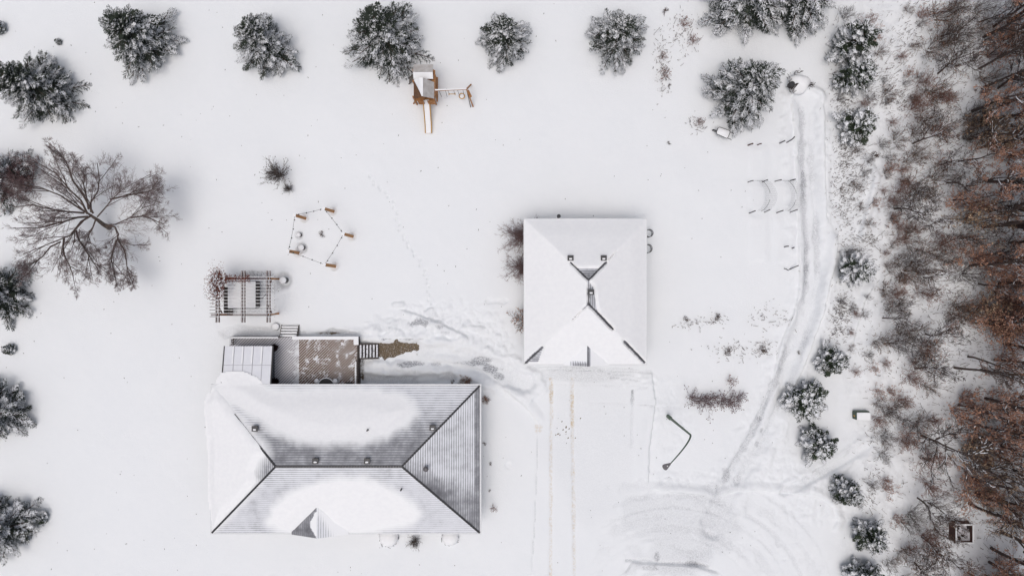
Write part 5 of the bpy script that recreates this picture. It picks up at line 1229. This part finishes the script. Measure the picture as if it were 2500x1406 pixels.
for x, y in ft_:
    v = rw.choice([0, 1, 2]); s = rw.uniform(.45, .75)
    place('thicket_tree', FT[v], TN, ('grey', 'brown', 'grey')[v] + ' fine twigged small tree in the leafless tangle at the wood edge', 'tree', WG(x, y), rw.uniform(0, 6.28), (s, s, s), 'small fine twigged trees of the tangle, ' + ('grey', 'brown', 'grey')[v])
# brush along the edge and among the trunks
bp_ = []; tries = 0
while len(bp_) < 115 and tries < 20000:
    tries += 1; y = rw.uniform(-30, 1440); e = edge(y); x = e + abs(rw.gauss(0, 1)) * 130 * (1 if rw.random() < .8 else .3) - 5
    if x > 2500 or (2290 < x < 2400 and 1240 < y < 1360) or (x < 2140 and 990 < y < 1100): continue
    if all((x - a) ** 2 + (y - b) ** 2 > 21 ** 2 for a, b in bp_): bp_.append((x, y))
bl = ['leafy brown brush bush among the tangle at the wood edge', 'red stemmed brush bush among the tangle at the wood edge', 'grey stemmed brush bush among the tangle at the wood edge', 'rust leaved brush bush among the tangle at the wood edge']
for x, y in bp_:
    v = rw.choice([0, 1, 1, 2, 3, 0]); s = rw.uniform(.55, 1.1) * (1 if x > 2200 else .75)
    place('brush_bush', BR[v], PN, bl[v], 'bush', WG(x, y), rw.uniform(0, 6.28), (s, s, s * rw.uniform(.8, 1.3)), 'brush at the wood edge, kind %s' % ('leafy brown', 'red', 'grey', 'rust')[v])
ug = []
for _ in range(6000):
    if len(ug) >= 44: break
    x = rw.uniform(2325, 2505); y = rw.uniform(-30, 1430)
    if x < 2400 and 1230 < y < 1370: continue
    if all((x - a) ** 2 + (y - b) ** 2 > 26 ** 2 for a, b in ug): ug.append((x, y))
for x, y in ug:
    v = rw.choice([0, 0, 1]); s = rw.uniform(.8, 1.3)
    place('undergrowth_bush', UG[v], PN, ('rust leaved', 'ochre leaved')[v] + ' undergrowth bush between the trunks of the dense wood', 'bush', WG(x, y), rw.uniform(0, 6.28), (s, s, s * rw.uniform(.8, 1.3)), 'undergrowth of the dense wood, ' + ('rust', 'ochre')[v])
# low brush between the conifers and the wood
for x, y, s, v in [(2110, 60, .7, 1), (2135, 85, .65, 3), (2140, 130, .5, 0), (2120, 240, .5, 2), (2160, 235, .55, 0), (2195, 140, .5, 1), (2215, 185, .5, 3), (2105, 255, .5, 1), (2060, 45, .6, 2), (2065, 615, .45, 2), (2165, 655, .45, 0), (2175, 300, .45, 1), (2090, 360, .5, 0), (2045, 245, .4, 2), (2250, 45, .7, 3), (2230, 250, .6, 1), (2125, 500, .5, 3), (2085, 765, .4, 1), (2050, 740, .35, 2)]:
    place('brush_bush', BR[v], PN, ('leafy brown', 'red stemmed', 'grey stemmed', 'rust leaved')[v] + ' low brush standing alone in the rough snow between the lane and the wood', 'bush', WG(x, y), rw.uniform(0, 6.28), (s, s, s), 'low brush right of the lane, kind %d' % v)

sc_ = []
for _ in range(6000):
    if len(sc_) >= 34: break
    y = rw.uniform(10, 1400); e = edge(y); x = rw.uniform(max(2045, e - 75), e + 15)
    if any(abs(x - q[0]) < q[2] + 14 and abs(y - q[1]) < q[2] + 14 for q in PIN) or (2060 < x < 2140 and 980 < y < 1140): continue
    if all((x - a) ** 2 + (y - b) ** 2 > 30 ** 2 for a, b in sc_): sc_.append((x, y))
for x, y in sc_:
    v = rw.choice([0, 1, 2]); s = rw.uniform(.25, .5)
    place('scrub_tuft', BR[v], PN, ('brown', 'red', 'grey')[v] + ' twiggy scrub tuft poking out of the snow just before the wood', 'scrub', WG(x, y), rw.uniform(0, 6.28), (s, s, s), 'scrub tufts before the wood, ' + ('brown', 'red', 'grey')[v])
# fine dry stalks poking through the snow (uncountable) and windblown bits
def stalks():
    r = np.random.RandomState(8); P = []
    def cl(px, py, sx, sy, n):
        P.append(np.stack([r.normal(px, sx, n), r.normal(py, sy, n)], 1))
    for a in [(2080, 440, 22, 55, 420), (2055, 480, 14, 60, 220), (2065, 270, 14, 30, 160), (2060, 370, 15, 25, 140), (2055, 750, 14, 22, 200), (2045, 800, 14, 25, 170), (2110, 590, 25, 20, 160), (2095, 630, 12, 12, 80), (2180, 240, 30, 22, 220), (2150, 190, 30, 30, 160), (2225, 90, 35, 50, 240),
              (2040, 180, 12, 60, 150), (1665, 90, 20, 30, 120), (1618, 170, 10, 40, 160), (1700, 305, 12, 12, 60), (1780, 855, 25, 14, 90), (1862, 855, 18, 14, 80), (1690, 790, 25, 8, 50), (1745, 780, 16, 10, 50), (1860, 770, 20, 25, 40), (2115, 870, 14, 20, 50), (2120, 1190, 14, 40, 110), (2140, 1060, 14, 20, 90), (2190, 700, 30, 30, 150), (2210, 560, 30, 60, 200), (1910, 780, 15, 15, 30), (2150, 1330, 15, 40, 80), (2290, 700, 90, 420, 2600), (2420, 700, 60, 420, 1800)]: cl(*a)
    P = np.concatenate(P); P = P[(P[:, 0] < 2510) & (P[:, 1] > -30) & (P[:, 1] < 1440)]; n = len(P)
    B = np.array([WG(*q) for q in P]); hgt = r.uniform(.15, .75, n)[:, None] * r.uniform(.5, 1, (n, 1)); d = r.randn(n, 3) * (.3, .3, .1); T = B + (d + (0, 0, .8)) * hgt
    V, Fc = tubes(B - (0, 0, .02), T, r.uniform(.008, .018, n), r.uniform(.006, .026, n), 3)
    props(link('dry_stalks', npmesh('dry_stalks', V, Fc, M['twig_brown'])), 'scattered dry stalks poking through the rough snow', 'dry stalks', None, 'stuff')
    n = 330; P = np.stack([r.uniform(10, 1900, n), r.uniform(0, 1400, n)], 1)
    bad = ((P[:, 0] > 490) & (P[:, 0] < 1180) & (P[:, 1] > 800) & (P[:, 1] < 1310)) | ((P[:, 0] > 1270) & (P[:, 0] < 1590) & (P[:, 1] > 530) & (P[:, 1] < 895)); P = P[~bad]
    B = np.array([WG(*q) for q in P]) + (0, 0, .02); d = unit(r.randn(len(B), 3) * (1, 1, .1)) * r.uniform(.01, .045, (len(B), 1)) * r.choice([1, 1, 1.6], (len(B), 1))
    props(link('leaf_litter', npmesh('leaf_litter', *tubes(B - d, B + d, np.full(len(B), .022), np.full(len(B), .018), 4), M['debris'])), 'dark windblown specks of leaf litter on the snow', 'leaf litter', None, 'stuff')
stalks()
